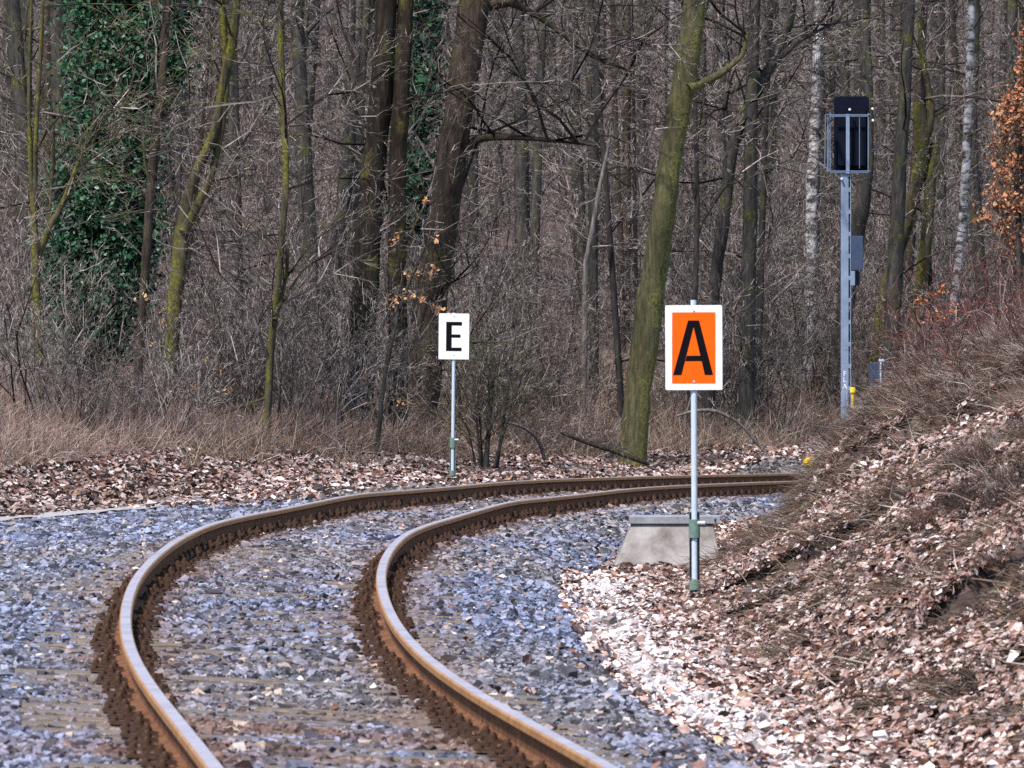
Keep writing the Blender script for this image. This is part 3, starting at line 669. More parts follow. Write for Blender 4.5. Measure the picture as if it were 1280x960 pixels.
def tree(name, label, D, stems, bmat, nb=26, bl=(1.2, 3.4), seed=1, group=None, cat='tree', ext=7., colw=(.3, .2, .2, .15, .12, .03), zlo=.7, extra=None, side=None):
    """stems: list of pixel polylines (x, y, width px) from the ground up; the stem goes on above the picture"""
    rng = np.random.RandomState(seed); first = stems[0]; B = at(first[0][0], 420, D); g = h1(B[0], D)
    root = empty(name, (B[0], D, g), label, cat, group); org = np.array([B[0], D, g])
    b = MB(); G = []; QS = []
    for si, st in enumerate(stems):
        pts = []
        for j, (x, y, w_) in enumerate(st):
            p = at(x, y, D); pts.append([p[0], D + (0 if si == 0 and j == 0 else rng.uniform(-.12, .12)), p[2], w_ * .43 / 9886.6 * D])
        if si == 0 or st[0][1] >= first[0][1] - 5:                    # down into the ground, with a root flare
            p0 = pts[0]; pts.insert(0, [p0[0], p0[1], min(g, p0[2]) - .15, p0[3] * 1.15])
        if st[-1][1] <= 5:
            a_, z_ = np.array(pts[-2]), np.array(pts[-1]); d = (z_ - a_)[:3]; d /= np.linalg.norm(d); d[0] *= .5; d[1] += rng.uniform(-.1, .1)
            for q in (1, 2, 3): pts.append([*(z_[:3] + d * ext * q / 3), max(.03, z_[3] * (1 - .25 * q))])
        Q = stem_curve(pts, 14 + 4 * len(pts), rng); Q[:, :3] -= org; stem_mesh(b, Q, rng, 14 if max(q[3] for q in pts) > .1 else 9); QS.append(Q)
        m_ = nb if si == 0 else nb // 2
        for _ in range(m_):
            t = rng.uniform(0, 1) ** .8; i = min(int(t * (len(Q) - 1)), len(Q) - 2); p = Q[i, :3]
            if p[2] < zlo: continue
            az = rng.uniform(0, 6.28) if side is None or rng.rand() > .7 else side + rng.uniform(-.5, .5)
            el = rng.uniform(-.1, 1.15); d = np.array([math.cos(az) * math.cos(el), math.sin(az) * math.cos(el) * .8, math.sin(el)])
            L = rng.uniform(*bl); G.append(put(TPL[rng.randint(10)], p + d * Q[i, 3] * .6, d, L, rng.uniform(0, 6.28)))
    b.build('trunk', bmat, root)
    if G:
        G = np.concatenate(G); link('branches', segs_mesh('branches', G, M['twig'], twcol(len(G), rng, colw)), root)
    return root, org, QS
GW = (.1, .1, .1, .05, .6, .05)
tree('mossy_tree', 'thin yellow-green mossy tree at the left edge beside its forked stub', 101,
     [[(52, 512, 13), (48, 400, 11), (44, 310, 12), (42, 200, 9), (50, 80, 6), (54, 0, 5)], [(48, 318, 12), (62, 285, 10), (80, 250, 8), (98, 203, 7)], [(44, 300, 8), (38, 200, 7), (36, 120, 5), (40, 0, 4)], [(60, 285, 6), (66, 200, 5), (68, 150, 3)]],
     M['bark_moss'], 16, (.8, 2.2), 11, colw=GW)
r_, o_, q_ = tree('ivy_covered_tree', 'broad tree wrapped in dark green ivy at the upper left', 113,
     [[(112, 520, 44), (118, 400, 40), (125, 250, 38), (140, 100, 36), (150, 0, 32)]], M['bark_dark'], 10, (1.5, 3), 12)
rng = np.random.RandomState(5)
def ivy(root, org, D, prof, n, seed, dens=1., size=.085):
    rng = np.random.RandomState(seed); ys = np.array([p[0] for p in prof]); x0 = np.array([p[1] for p in prof]); x1 = np.array([p[2] for p in prof])
    cl = []
    for _ in range(n // 55):
        y = rng.uniform(ys.min(), ys.max()); a, b_ = np.interp(y, ys, x0), np.interp(y, ys, x1); ang = rng.uniform(0, 6.28); rr = rng.uniform(.55, 1.0)
        hw = (b_ - a) / 2 / 9886.6 * D; c = at((a + b_) / 2, y, D); cl.append(c + np.array([math.cos(ang) * hw * rr, math.sin(ang) * hw * rr * .7, 0]))
    cl = np.array(cl); ctr = cl[rng.randint(len(cl), size=n)]
    P = ctr + rng.normal(0, 1, (n, 3)) * np.array([.13, .13, .16]) * rng.choice([.6, 1, 1.6], (n, 1), p=[.4, .4, .2])
    nrm = rng.normal(0, .55, (n, 3)) + np.array([0, -.6, .45]); col = np.array([[.016, .056, .025]]) * rng.uniform(.3, 2.3, (n, 1)); q = rng.rand(n) < .12; col[q] = np.array([.05, .12, .06])
    me = leaves_mesh('ivy', P - org, size * rng.lognormal(0, .25, n), nrm, col, M['ivy'], rng); return link('ivy', me, root)
ivy(r_, o_, 113, [(-260, 90, 235), (0, 78, 240), (60, 88, 242), (120, 90, 205), (180, 75, 195), (250, 68, 200), (330, 55, 190), (410, 52, 165), (440, 70, 140)], 52000, 3, size=.07)
tree('slender_tree', 'straight brown trunk rising in front of the ivy tree', 108,
     [[(172, 470, 13), (177, 400, 13), (184, 300, 14), (190, 200, 13), (203, 100, 12), (209, 0, 12)]], M['bark_brown'], 22, (1, 3), 13)
tree('forked_tree', 'mossy tree forking into two wavy stems right of the ivy', 110,
     [[(214, 440, 18), (222, 340, 22), (229, 290, 24), (234, 245, 18), (250, 205, 14), (270, 170, 14), (276, 110, 14), (291, 60, 15), (297, 0, 10)], [(230, 290, 16), (243, 262, 13), (262, 232, 11), (272, 190, 11), (283, 120, 12), (282, 60, 9), (277, 0, 9)]], M['bark_moss'], 22, (.8, 2.8), 14, colw=GW)
tree('slender_tree', 'slim greenish tree standing alone left of the big dark pair', 107,
     [[(333, 545, 11), (338, 430, 11), (347, 370, 10), (352, 300, 10), (360, 220, 10), (354, 150, 10), (352, 60, 9), (351, 0, 8)], [(344, 400, 8), (358, 345, 6), (360, 310, 4)]], M['bark_moss'], 30, (1, 3), 15)
r_, o_, q_ = tree('oak_tree', 'dark upright oak trunk, left one of the big central pair', 118,
     [[(440, 560, 46), (452, 430, 40), (462, 300, 38), (468, 200, 34), (478, 100, 32), (484, 0, 30)], [(497, 560, 30), (497, 430, 28), (496, 330, 27), (497, 200, 26), (503, 100, 24), (508, 0, 22)]], M['bark_dark'], 26, (1.5, 4), 16)
r_, o_, q_ = tree('oak_tree', 'thick leaning grey oak trunk behind the letter E board', 121,
     [[(516, 575, 62), (532, 440, 52), (548, 300, 46), (566, 180, 43), (580, 100, 42), (592, 30, 44), (596, 0, 46)], [(573, 192, 16), (598, 172, 12), (640, 172, 8), (700, 176, 6), (745, 182, 4)], [(600, 8, 20), (640, 2, 12), (680, 25, 8), (740, 70, 6), (790, 90, 4)]], M['bark_brown'], 26, (1.5, 4), 17)
ivy(r_, o_, 121.4, [(-60, 505, 545), (40, 512, 548), (120, 510, 540), (200, 508, 535), (285, 508, 530)], 3800, 8)
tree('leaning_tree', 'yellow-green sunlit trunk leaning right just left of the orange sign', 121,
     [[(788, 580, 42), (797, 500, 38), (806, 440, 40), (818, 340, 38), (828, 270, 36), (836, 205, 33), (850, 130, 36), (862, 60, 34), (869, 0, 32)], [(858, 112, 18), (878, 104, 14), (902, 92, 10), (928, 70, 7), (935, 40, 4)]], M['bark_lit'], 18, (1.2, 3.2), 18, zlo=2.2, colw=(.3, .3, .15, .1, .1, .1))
tree('crooked_tree', 'grey-green crooked trunk behind the pole of the orange sign', 136,
     [[(884, 575, 20), (886, 470, 20), (890, 380, 18), (898, 310, 18), (906, 270, 18), (912, 200, 18), (925, 150, 16), (945, 115, 15), (965, 80, 14), (985, 40, 13), (992, 0, 12)], [(912, 195, 12), (905, 150, 8), (908, 110, 6)], [(965, 82, 8), (1000, 50, 6), (1050, 25, 4)]], M['bark_grey'], 24, (1.3, 3.4), 19)
tree('birch_tree', 'patchy white birch trunk just left of the signal', 150,
     [[(1008, 540, 18), (1012, 450, 17), (1014, 350, 17), (1014, 250, 16), (1020, 150, 15), (1022, 60, 14), (1024, 0, 13)]], M['birch'], 16, (1, 2.6), 20, zlo=2)
tree('birch_tree', 'slim white birch trunk right of the signal near the orange leaves', 149,
     [[(1188, 430, 14), (1196, 350, 14), (1203, 280, 13), (1208, 200, 13), (1211, 110, 12), (1213, 50, 11), (1214, 0, 10)]], M['birch'], 16, (1, 2.6), 21, zlo=2.4)
tree('birch_tree', 'thin distant birch showing behind the top of the leaning trunk', 158,
     [[(832, 430, 10), (836, 300, 10), (838, 150, 9), (839, 60, 9), (840, 0, 8)]], M['birch'], 10, (1, 2.2), 22, zlo=3)
tree('mossy_tree', 'mossy leaning trunk right of the signal box, broken fork at its top', 147,
     [[(1092, 470, 24), (1104, 385, 22), (1120, 320, 20), (1136, 270, 18), (1150, 210, 20), (1154, 170, 22), (1149, 128, 20)], [(1156, 172, 16), (1168, 148, 12), (1160, 110, 10), (1150, 60, 10), (1152, 0, 9)], [(1140, 480, 22), (1146, 400, 20), (1156, 320, 18), (1162, 240, 16), (1168, 180, 14)]], M['bark_moss'], 14, (1, 2.6), 23, zlo=2.5)
tree('dark_trunk', 'dark mossy trunk directly behind the signal mast', 145,
     [[(1038, 540, 28), (1048, 450, 26), (1056, 380, 26), (1066, 310, 26), (1076, 260, 25), (1084, 214, 20), (1084, 100, 18), (1080, 0, 14)]], M['bark_grey'], 12, (1, 2.6), 24, zlo=2.5)
tree('dead_tree', 'pale barkless dead trunk leaning between the two sign boards', 131,
     [[(728, 540, 9), (731, 420, 9), (732, 330, 8), (740, 290, 8), (748, 240, 6), (757, 200, 5), (764, 165, 3)]], M['bark_pale'], 7, (.7, 1.6), 25, zlo=2.2, colw=(.1, .4, .1, .05, .05, .5))
tree('slender_tree', 'slim grey-green trunk close behind the pale dead tree', 138,
     [[(742, 560, 15), (743, 420, 14), (741, 300, 13), (742, 200, 12), (746, 100, 12), (744, 0, 11)]], M['bark_grey'], 12, (1, 2.8), 26, zlo=2)

# distant wood: trunks one can tell apart, copied from eight patterns
protos = []
for i in range(8):
    rng = np.random.RandomState(300 + i); b = MB(); r = [.05, .14, .08, .06, .16, .10, .045, .12][i]
    x = y = 0; pts = [[0, 0, -.4, r * 1.3]]; dx, dy = rng.uniform(-.07, .07, 2)
    for z in np.linspace(.2, 15, 9): pts.append([x, y, z, r * (1 - .045 * z)]); x += dx * 1.8 + rng.uniform(-.12, .12); y += dy * 1.8
    Q = stem_curve(pts, 30, rng); stem_mesh(b, Q, rng, 9); G = []
    for _ in range(20):
        t = rng.uniform(.1, .95); j = int(t * 29); az = rng.uniform(0, 6.28); el = rng.uniform(.1, 1.2); L = rng.uniform(.9, 2.8)
        G.append(put(TPL[rng.randint(10)], Q[j, :3], [math.cos(az) * math.cos(el), math.sin(az) * math.cos(el), math.sin(el)], L, rng.uniform(0, 6.28), minr=.004))
    G = np.concatenate(G); ob = b.build('trunk', [M['bark_far'], M['bark_grey'], M['bark_brown']][i % 3]); tm = ob.data; bpy.data.objects.remove(ob)
    protos.append((tm, segs_mesh('branches', G, M['twig'], twcol(len(G), rng))))
rng = np.random.RandomState(77); placed = []
GRPS = [(560, 'bare grey trunk deep in the wood left of the letter E board', 'far trunks left of the E board'),
        (860, 'bare grey trunk deep in the wood between the two lettered boards', 'far trunks between the boards'),
        (1060, 'bare dusky trunk deep in the wood between orange board and signal', 'far trunks between orange board and signal'),
        (1400, 'bare dusky trunk deep in the wood right of the signal', 'far trunks right of the signal')]
cnt = 0; tries = 0
while cnt < 240 and tries < 5000:
    tries += 1; px = rng.uniform(-60, 1340); D = 130 + 210 * rng.rand() ** 1.2; x = (px - 640) / 9886.6 * D
    s1, u1 = xy2su([x], [D]);
    if u1[0] > -6.5: continue
    if any((x - a) ** 2 + (D - b_) ** 2 < 2.2 for a, b_ in placed): continue
    placed.append((x, D)); cnt += 1
    gi = next(i for i, gg in enumerate(GRPS) if px < gg[0]); tm, bm = protos[rng.randint(8)]
    root = empty('forest_tree', (x, D, h1(x, D)), GRPS[gi][1], 'tree', GRPS[gi][2]); link('trunk', tm, root); link('branches', bm, root)
    root.rotation_euler = (rng.normal(0, .03), rng.normal(0, .04), rng.uniform(0, 6.28)); f_ = rng.uniform(.75, 1.35); root.scale = (f_, f_, 1)

# ------------------------------------------------------------------ shrubs along the edge of the wood
def shrub_segs(seed, h=2.2, n=11, lean=.35, rs_=1.):
    rng = np.random.RandomState(seed); G = []
    for _ in range(n):
        az = rng.uniform(0, 6.28); el = 1.57 - abs(rng.normal(0, lean)); d = [math.cos(az) * math.cos(el), math.sin(az) * math.cos(el), math.sin(el)]
        p = np.array([rng.normal(0, .18), rng.normal(0, .18), -.05]); G.append(put(TPL[rng.randint(10)], p, d, h * rng.uniform(.5, 1.15), rng.uniform(0, 6.28), .8 * rs_))
    return np.concatenate(G)
shr = []
for i in range(7):
    rng = np.random.RandomState(600 + i); G = shrub_segs(500 + i, [2.6, 1.8, 3.2, 2.2, 2.9, 1.6, 2.4][i], [9, 12, 8, 12, 9, 13, 10][i])
    shr.append(segs_mesh('stems', G, M['twig'], twcol(len(G), rng, [(.3, .2, .2, .1, .1, .1), (.3, .35, .1, .1, .05, .2), (.2, .1, .3, .3, .1, 0)][i % 3]))); print('shrub', len(G))
rng = np.random.RandomState(88)
SG = [(330, 'bare many-stemmed shrub at the wood edge below the ivy tree', 'bare shrubs at the left wood edge'),
      (560, 'bare twiggy shrub at the wood edge left of the letter E board', 'bare shrubs left of the E board'),
      (800, 'bare twiggy shrub at the wood edge right of the letter E board', 'bare shrubs right of the E board'),
      (1400, 'bare twiggy shrub under the trees behind the orange board', 'bare shrubs behind the orange board')]
for j in range(64):
    px = -20 + 900 * (j + rng.uniform(.2, .8)) / 64
    for _ in range(60):
        D = rng.uniform(98, 132); x = (px - 640) / 9886.6 * D; u1 = xy2su([x], [D])[1][0]
        if -11.5 < u1 < (-6.6 if px < 640 else -8.2) and not (50 < px < 200 and D > 104) and (D > 127 or not (700 < px < 960)): break
    else: continue
    gi = next(i for i, gg in enumerate(SG) if px < gg[0])
    o = link('bare_shrub', shr[rng.randint(7)]); tag(o, SG[gi][1], 'shrub', SG[gi][2]); o.location = (x, D, h1(x, D)); o.rotation_euler = (0, 0, rng.uniform(0, 6.28)); f_ = rng.uniform(.6, 1.05) * (.6 if 50 < px < 200 else 1); o.scale = (f_, f_, f_)
for j in range(18):
    for _ in range(200):
        px = rng.uniform(885, 1075); D = rng.uniform(128, 152); x = (px - 640) / 9886.6 * D; u1 = xy2su([x], [D])[1][0]
        if -13 < u1 < -6.4: break
    o = link('bare_shrub', shr[rng.randint(7)]); tag(o, SG[3][1], 'shrub', SG[3][2]); o.location = (x, D, h1(x, D)); o.rotation_euler = (0, 0, rng.uniform(0, 6.28)); f_ = rng.uniform(.7, 1.1); o.scale = (f_, f_, f_)
# mossy upright shrub right of the E board
b = MB(); rng = np.random.RandomState(33); B = at(606, 585, 112); g = h1(B[0], 112); root = empty('mossy_shrub', (B[0], 112, g), 'mossy green coppice stems standing just right of the letter E board', 'shrub'); G = []
for px, w_ in ((598, 4), (606, 7), (613, 4), (622, 5), (590, 3), (634, 4), (603, 3)):
    x0 = (606 + (px - 606) * .5 - 606) / 9886.6 * 112; x1 = (px - 606) / 9886.6 * 112 * 1.6 + rng.normal(0, .12); hh = rng.uniform(.9, 2.3)
    Q = stem_curve([[x0, 0, -.1, w_ / 2 / 88], [(x0 + x1) / 2, rng.uniform(-.1, .1), hh * .5, w_ / 2.6 / 88], [x1, rng.uniform(-.2, .2), hh, w_ / 5 / 88]], 12, rng); stem_mesh(b, Q, rng, 7)
    for _ in range(9): az = rng.uniform(0, 6.28); G.append(put(TPS[rng.randint(8)], Q[rng.randint(3, 12), :3], [math.cos(az) * .6, math.sin(az) * .6, .8], rng.uniform(.5, 1.3), 0.))
b.build('mossy_stems', M['bark_grey'], root); G = np.concatenate(G); link('twigs', segs_mesh('twigs', G, M['twig'], twcol(len(G), rng, GW)), root)

# the undergrowth that reads as one mass
G = []; rng = np.random.RandomState(91); n = 0
while n < 330:
    px = rng.uniform(-80, 1360) if n < 260 else rng.uniform(880, 1330); D = 108 + 120 * rng.rand() ** 1.3 if n < 260 else rng.uniform(128, 175); x = (px - 640) / 9886.6 * D; u1 = xy2su([x], [D])[1][0]
    if u1 > (-7.2 if n < 260 else -6.6) or (745 < px < 835 and D < 123) or (40 < px < 215 and D < 116): continue
    n += 1; g = h1(x, D); hgt = rng.uniform(1.0, 3.0) * (1 + (D - 108) / 160)
    for _ in range(5):
        az = rng.uniform(0, 6.28); el = 1.57 - abs(rng.normal(0, .45)); G.append(put(TPL[rng.randint(10)], np.array([x + rng.normal(0, .5), D + rng.normal(0, .5), g]), [math.cos(az) * math.cos(el), math.sin(az) * math.cos(el), math.sin(el)], hgt * rng.uniform(.6, 1.1), rng.uniform(0, 6.28), .7, minr=.0035))
G = np.concatenate(G); print('undergrowth', len(G))
tag(link('undergrowth', segs_mesh('undergrowth', G, M['twig'], twcol(len(G), rng, (.3, .2, .22, .16, .06, .08)))), 'dense tangle of bare twigs filling the wood between the trunks', 'undergrowth', kind='stuff')

# ------------------------------------------------------------------ blades, brambles, dry grass
def blades(name, X, Y, Z, L, D_, wid, col, label, cat, droop=.5, r=rs):
    n = len(X); P0 = np.stack([X, Y, Z], 1); D_ = D_ / np.linalg.norm(D_, axis=1, keepdims=True); L = L[:, None]
    P1 = P0 + D_ * L * .5; d2 = D_ + np.array([0, 0, -1.]) * droop * r.rand(n, 1) + r.normal(0, .2, (n, 3)); d2 /= np.linalg.norm(d2, axis=1, keepdims=True); P2 = P1 + d2 * L * .5
    t = r.normal(size=(n, 3)); a = np.cross(D_, t); a /= np.linalg.norm(a, axis=1, keepdims=True); w = wid[:, None]
    b_ = np.cross(D_, a)
    ang = [0, 2.094, 4.189]; V = np.concatenate([np.stack([P + (a * math.cos(q) + b_ * math.sin(q)) * w * f for q in ang], 1) for P, f in ((P0, 1.), (P1, .8), (P2, .25))], 1)
    f = []
    for i in range(2):
        for k in range(3): f.append((i * 3 + k, i * 3 + (k + 1) % 3, i * 3 + 3 + (k + 1) % 3, i * 3 + 3 + k))
    Fc = (np.array(f)[None] + (np.arange(n) * 9)[:, None, None]).reshape(-1, 4); print(name, n)
    return tag(link(name, mesh_uniform(name, V.reshape(-1, 3), Fc, M['blade'], np.repeat(col, 9, 0))), label, cat, kind='stuff')
def zone(n, s0, s1, u0, u1, cond=None, m=.8):
    s = rs.uniform(s0, s1, n); u = rs.uniform(u0, u1, n); X, Y = su2xy(s, u); k = inview(X, Y, m)
    if cond is not None: k &= cond(s, u, X, Y)
    s, u, X, Y = s[k], u[k], X[k], Y[k]; return s, u, X, Y, height(s, u, X, Y)
BC = np.array([[.34, .26, .21], [.20, .14, .11], [.09, .055, .045], [.48, .41, .35], [.26, .22, .13], [.24, .13, .09]])
def bcol(n, p=(.26, .22, .18, .14, .08, .12)): return BC[rs.choice(6, n, p=p)] * rs.uniform(.7, 1.3, (n, 1))
# brush on the top of the cutting, right
s, u, X, Y, Z = zone(80000, 34, 62, 3.4, 6.6, lambda s, u, X, Y: ((X > .0400 * Y) | (Y < 46)) & (vnoise(X, Y, 1.6) * .6 + .35 * sm(3.4, 5.0, u) + .25 * sm(58, 70, Y) > .55))
n = len(s); blades('dry_brush', X, Y, Z, rs.uniform(.05, .24, n) * np.where(X < .0500 * Y, .75, 1) * (.6 + .9 * vnoise(X, Y, 1.8)), np.stack([rs.normal(-.1, .8, n), rs.normal(0, .7, n), rs.uniform(.1, 1, n)], 1), rs.uniform(.0018, .0045, n), bcol(n, (.30, .18, .18, .18, .08, .08)) * (.4 + 1.25 * vnoise(X, Y * .6, 2.2))[:, None], 'reddish brown dry brush and dead grass on top of the right bank', 'dry brush', 1.1)
# tufts hanging over the washed-out ledges
def ledge(s, u, X, Y):
    led = fnoise(X, Y, .95, 2); return (led > -.03) & (led < .04) & (vnoise(X, Y, 1.0) > .25)
s, u, X, Y, Z = zone(120000, 2, 50, 3.0, 5.8, ledge)
n = len(s); blades('hanging_grass', X, Y, Z + .02, rs.uniform(.08, .30, n), np.stack([rs.normal(-.8, .3, n), rs.normal(-.3, .4, n), rs.uniform(-.1, .5, n)], 1), rs.uniform(.0015, .0035, n), bcol(n, (.14, .22, .3, .08, .16, .1)) * .6, 'dark dead grass hanging over the washed-out ledges of the bank', 'dead grass', 1.)
# dead grass tussocks draped down the slope
cs = rs.uniform(4, 62, 5200); cu = rs.uniform(3.3, 6.6, 5200); cX, cY = su2xy(cs, cu); kk = inview(cX, cY, .5) & (grassy(cs, cu, cX, cY) > .45) & ((cX > .0400 * cY) | (cY < 46)); cs, cu = cs[kk], cu[kk]
cs, cu = cs[:1500], cu[:1500]; m = 70; tone = rs.choice(3, len(cs), p=[.55, .25, .2]); s = np.repeat(cs, m) + rs.normal(0, .13, len(cs) * m); u = np.repeat(cu, m) + rs.normal(0, .05, len(cs) * m)
X, Y = su2xy(s, u); Z = height(s, u, X, Y); n = len(X); TC = np.array([[.06, .042, .036], [.34, .28, .24], [.15, .085, .06]])
lean = np.repeat(rs.normal(-.55, .35, len(cs)), m)
blades('grass_tussocks', X, Y, Z, np.repeat(rs.uniform(.10, .30, len(cs)), m) * rs.uniform(.5, 1.2, n), np.stack([lean + rs.normal(0, .28, n), rs.normal(-.15, .35, n), rs.uniform(.25, .9, n)], 1), rs.uniform(.0014, .003, n), TC[np.repeat(tone, m)] * rs.uniform(.4, 1.5, (n, 1)), 'matted dead grass tussocks draped down the upper right bank', 'dead grass', 1.1)
s, u, X, Y, Z = zone(9000, 6, 60, 2.9, 6.2, lambda s, u, X, Y: vnoise(X, Y, .9) > .35)
n = len(s); blades('fallen_twigs', X, Y, Z + .02, rs.uniform(.1, .45, n), np.stack([rs.normal(0, 1, n), rs.normal(0, 1, n), rs.normal(.1, .25, n)], 1), rs.uniform(.002, .005, n), bcol(n), 'thin twigs lying on the leafy bank', 'fallen twigs', .2)
# fuzzy dry grass and bramble verge at the left
s, u, X, Y, Z = zone(110000, 55, 96, -12.5, -6.3, lambda s, u, X, Y: (X < -1.5) & (vnoise(X, Y, .7) * .5 + .5 * sm(6.2, 7.6, -u) + .3 * sm(-3, -5, X) > .45), .5)
n = len(s); blades('verge_grass', X, Y, Z, rs.uniform(.12, .5, n) * (1 + .4 * vnoise(X, Y, .5)), np.stack([rs.normal(.1, .5, n), rs.normal(-.1, .4, n), rs.uniform(.3, 1, n)], 1), rs.uniform(.002, .0045, n), bcol(n, (.30, .26, .16, .2, .03, .05)) * np.array([.95, .90, .92]), 'pinkish dry grass and bramble stems along the left verge', 'dry grass', .8)
s, u, X, Y, Z = zone(90000, 66, 128, -13.5, -5.3, lambda s, u, X, Y: (X > -4) & (vnoise(X, Y, .9) * .6 + .4 * sm(5.3, 6.6, -u) > .42), .5)
n = len(s); blades('bramble_stems', X, Y, Z, rs.uniform(.2, .8, n), np.stack([rs.normal(0, .6, n), rs.normal(0, .5, n), rs.uniform(.2, 1, n)], 1), rs.uniform(.002, .005, n), bcol(n, (.14, .26, .36, .1, .1, .04)), 'low bramble stems at the foot of the wood beyond the track', 'brambles', .9)

# arching bramble and thorn twigs on the bank
G = []; rng = np.random.RandomState(55); n = 0
while n < 520:
    s1 = rng.uniform(36, 62); u1 = rng.uniform(3.5, 6.8); x, y = su2xy(s1, u1); x = float(x); y = float(y)
    if not (abs(x) < .066 * y + .6) or rng.rand() > .25 + .75 * (u1 - 3.5) / 2: continue
    n += 1; az = rng.uniform(0, 6.28); el = rng.uniform(.15, 1.4); L = rng.uniform(.25, .6) * (1 + .9 * (u1 > 4.6) * rng.rand()) * (.4 if x < .0505 * y else 1)
    if x < .0400 * y and y > 46: continue
    G.append(put(TPS[rng.randint(8)], np.array([x, y, h1(x, y) - .02]), [math.cos(az) * math.cos(el), math.sin(az) * math.cos(el), math.sin(el)], L, rng.uniform(0, 6.28), .8, minr=.0016))
G = np.concatenate(G); BR = np.array([[.16, .07, .055], [.10, .05, .045], [.05, .03, .03], [.30, .24, .22]])
tag(link('bank_brambles', segs_mesh('bank_brambles', G, M['twig'], BR[rng.choice(4, len(G) // 6 + 1, p=[.35, .3, .2, .15]).repeat(6)[:len(G)]] * rng.uniform(.7, 1.3, (len(G), 1)))), 'reddish thorny bramble twigs on top of the right bank', 'brambles', kind='stuff')

# ------------------------------------------------------------------ beech leaves still on the twigs
def beech(name, label, D, px_poly, clusters, seed, stem_w=8, n_leaf=60, sz=.07, colr=(.42, .15, .05)):
    rng = np.random.RandomState(seed); B = at(px_poly[0][0], px_poly[0][1], D); g = h1(B[0], D); root = empty(name, (B[0], D, g), label, 'sapling'); org = np.array([B[0], D, g])
    b = MB(); pts = [[B[0], D, g - .1, stem_w / 2 / 9886.6 * D]] + [[*at(x, y, D), w_ / 2 / 9886.6 * D] for x, y, w_ in px_poly[1:]]
    Q = stem_curve(pts, 16, rng); Q[:, :3] -= org; stem_mesh(b, Q, rng, 7); b.build('stem', M['bark_grey'], root)
    G = []; PL = []
    for (x, y, r) in clusters:
        c = at(x, y, D) - org + np.array([0, rng.uniform(-.2, .2), 0]); j = np.argmin(np.linalg.norm(Q[:, :3] - c, axis=1)); d = c - Q[j, :3]; L = np.linalg.norm(d) + .05
        G.append(put(TPS[rng.randint(8)], Q[j, :3], d, max(L * 1.2, .3), rng.uniform(0, 6.28), .8)); rr = r / 9886.6 * D
        m = int(n_leaf * (r / 20) ** 1.6) + 4; PL.append(c + rng.normal(0, .45, (m, 3)) * rr)
    G = np.concatenate(G); link('twigs', segs_mesh('twigs', G, M['twig'], twcol(len(G), rng)), root); P = np.concatenate(PL); n = len(P)
    col = np.array([colr]) * rng.uniform(.55, 1.5, (n, 1)) * np.array([[1, 1, 1]]); q = rng.rand(n) < .25; col[q] = np.array(colr) * np.array([1.4, 1.9, 2.2])
    link('dead_leaves', leaves_mesh('dead_leaves', P, sz * rng.lognormal(0, .25, n), rng.normal(size=(n, 3)), col, None, rng), root)
rng = np.random.RandomState(2); cl = []
for _ in range(90):
    t = rng.rand(); y = 30 + 285 * t; xl = np.interp(y, [70, 100, 140, 180, 230, 290, 320], [1275, 1262, 1250, 1236, 1226, 1214, 1245]); cl.append((rng.uniform(xl + 6, 1320), y, rng.uniform(8, 22)))
beech('beech_sapling', 'beech with thick rust-orange dead leaves at the right edge', 90, [(1276, 420, 9), (1274, 330, 8), (1273, 220, 6), (1278, 120, 4), (1284, 40, 3)], cl, 41, n_leaf=62, sz=.05, colr=(.36, .155, .08))
beech('beech_sapling', 'small sapling with orange leaves on the bank right of the signal', 84, [(1195, 470, 4), (1188, 420, 3), (1180, 375, 2)], [(1150, 378, 8), (1165, 368, 9), (1180, 362, 7), (1190, 385, 9), (1205, 385, 6), (1175, 395, 10), (1160, 400, 7), (1190, 405, 6), (1130, 470, 7), (1115, 475, 6)], 42, 4, 26, .05, (.5, .17, .06))
beech('beech_sapling', 'low sapling with pale orange leaves in front of the central oak pair', 109, [(470, 560, 7), (480, 470, 6), (500, 380, 4), (530, 310, 3)], [(490, 380, 9), (502, 372, 10), (515, 366, 8), (528, 372, 6), (520, 345, 8), (540, 338, 9), (510, 345, 7), (545, 385, 7), (556, 388, 6), (490, 300, 6), (500, 292, 7), (530, 252, 6), (546, 300, 6), (500, 505, 6), (512, 503, 5)], 43, 6, 20, .065, (.52, .26, .12))
beech('beech_sapling', 'dark twiggy sapling with a few tan leaves below the forked tree', 104, [(205, 540, 6), (208, 440, 5), (190, 400, 3), (178, 375, 2)], [(182, 372, 6), (197, 388, 5), (203, 403, 6), (190, 432, 5), (258, 450, 4), (276, 468, 7), (286, 488, 4), (212, 492, 5), (240, 480, 4)], 44, 5, 14, .07, (.5, .28, .14))

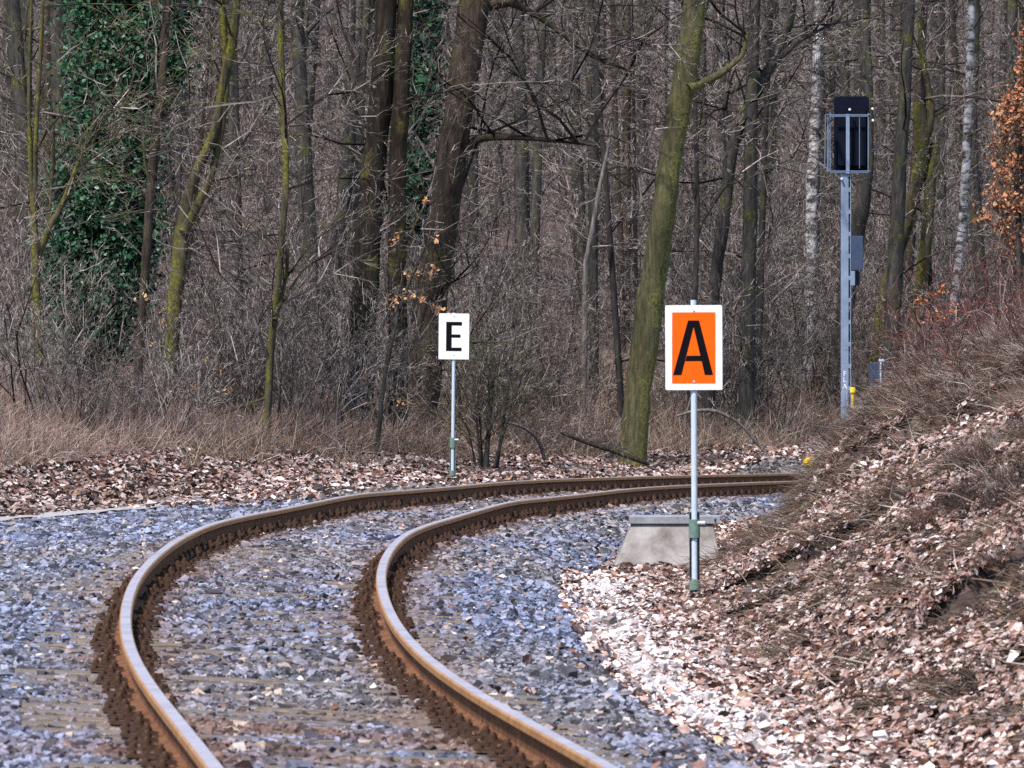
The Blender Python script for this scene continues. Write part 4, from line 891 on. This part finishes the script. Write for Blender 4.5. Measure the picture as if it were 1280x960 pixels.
# ------------------------------------------------------------------ fallen wood and a scrap of litter
def fallen(label, D, px, r, seed, mt):
    rng = np.random.RandomState(seed); B = at(px[0][0], px[0][1], D); root = empty('fallen_branch', (B[0], D, h1(B[0], D)), label, 'branch'); org = np.array([B[0], D, root.location.z])
    Q = stem_curve([[*at(x, y, D), w_ * .5 / 9886.6 * D] for x, y, w_ in px], 18, rng); Q[:, 1] += np.linspace(0, rng.uniform(-.6, .6), 18); Q[:, :3] -= org
    b = MB(); stem_mesh(b, Q, rng, 7); b.build('limb', mt, root); G = []
    for _ in range(7):
        az = rng.uniform(0, 6.28); G.append(put(TPS[rng.randint(8)], Q[rng.randint(4, 17), :3], [math.cos(az) * .8, math.sin(az) * .6, rng.uniform(0, .8)], rng.uniform(.3, .8), 0., .8))
    G = np.concatenate(G); link('twigs', segs_mesh('twigs', G, M['twig'], twcol(len(G), rng)), root)
fallen('pale arched dead branch curving to the ground right of the orange sign pole', 119, [(846, 520, 3), (868, 513, 4), (893, 512, 5), (915, 522, 4.5), (930, 533, 4.5), (944, 552, 4), (957, 566, 3)], 0, 61, M['bark_pale'])
fallen('dark leaning branch fallen at the foot of the yellow-green trunk', 117, [(700, 540, 4), (730, 552, 6), (765, 563, 7), (800, 576, 7), (812, 580, 5)], 0, 62, M['bark_brown'])
fallen('grey bent branch arching over the leaves between the two boards', 115, [(630, 527, 3), (652, 533, 4), (668, 543, 5), (676, 556, 5), (681, 575, 5)], 0, 63, M['bark_pale'])
B = at(777, 772, 52.6); g = h1(B[0], B[1]); root = link('litter_scrap', None); root.location = (B[0], B[1], g + .03); tag(root, 'tiny red scrap of litter lying on the pale chippings', 'litter')
b = MB(); rg = random.Random(3); vv = [(rg.uniform(-.03, .03) + (i - 2) * .016, (j - 1) * .022, rg.uniform(-.012, .018)) for i in range(5) for j in range(3)]
ff = [(i * 3 + j, i * 3 + j + 1, i * 3 + j + 4, i * 3 + j + 3) for i in range(4) for j in range(2)]
b.add(vv, ff); b.build('foil', noise_mat('red_foil', [(.3, (.55, .02, .03)), (.7, (.8, .06, .06))], 20, .5), root)
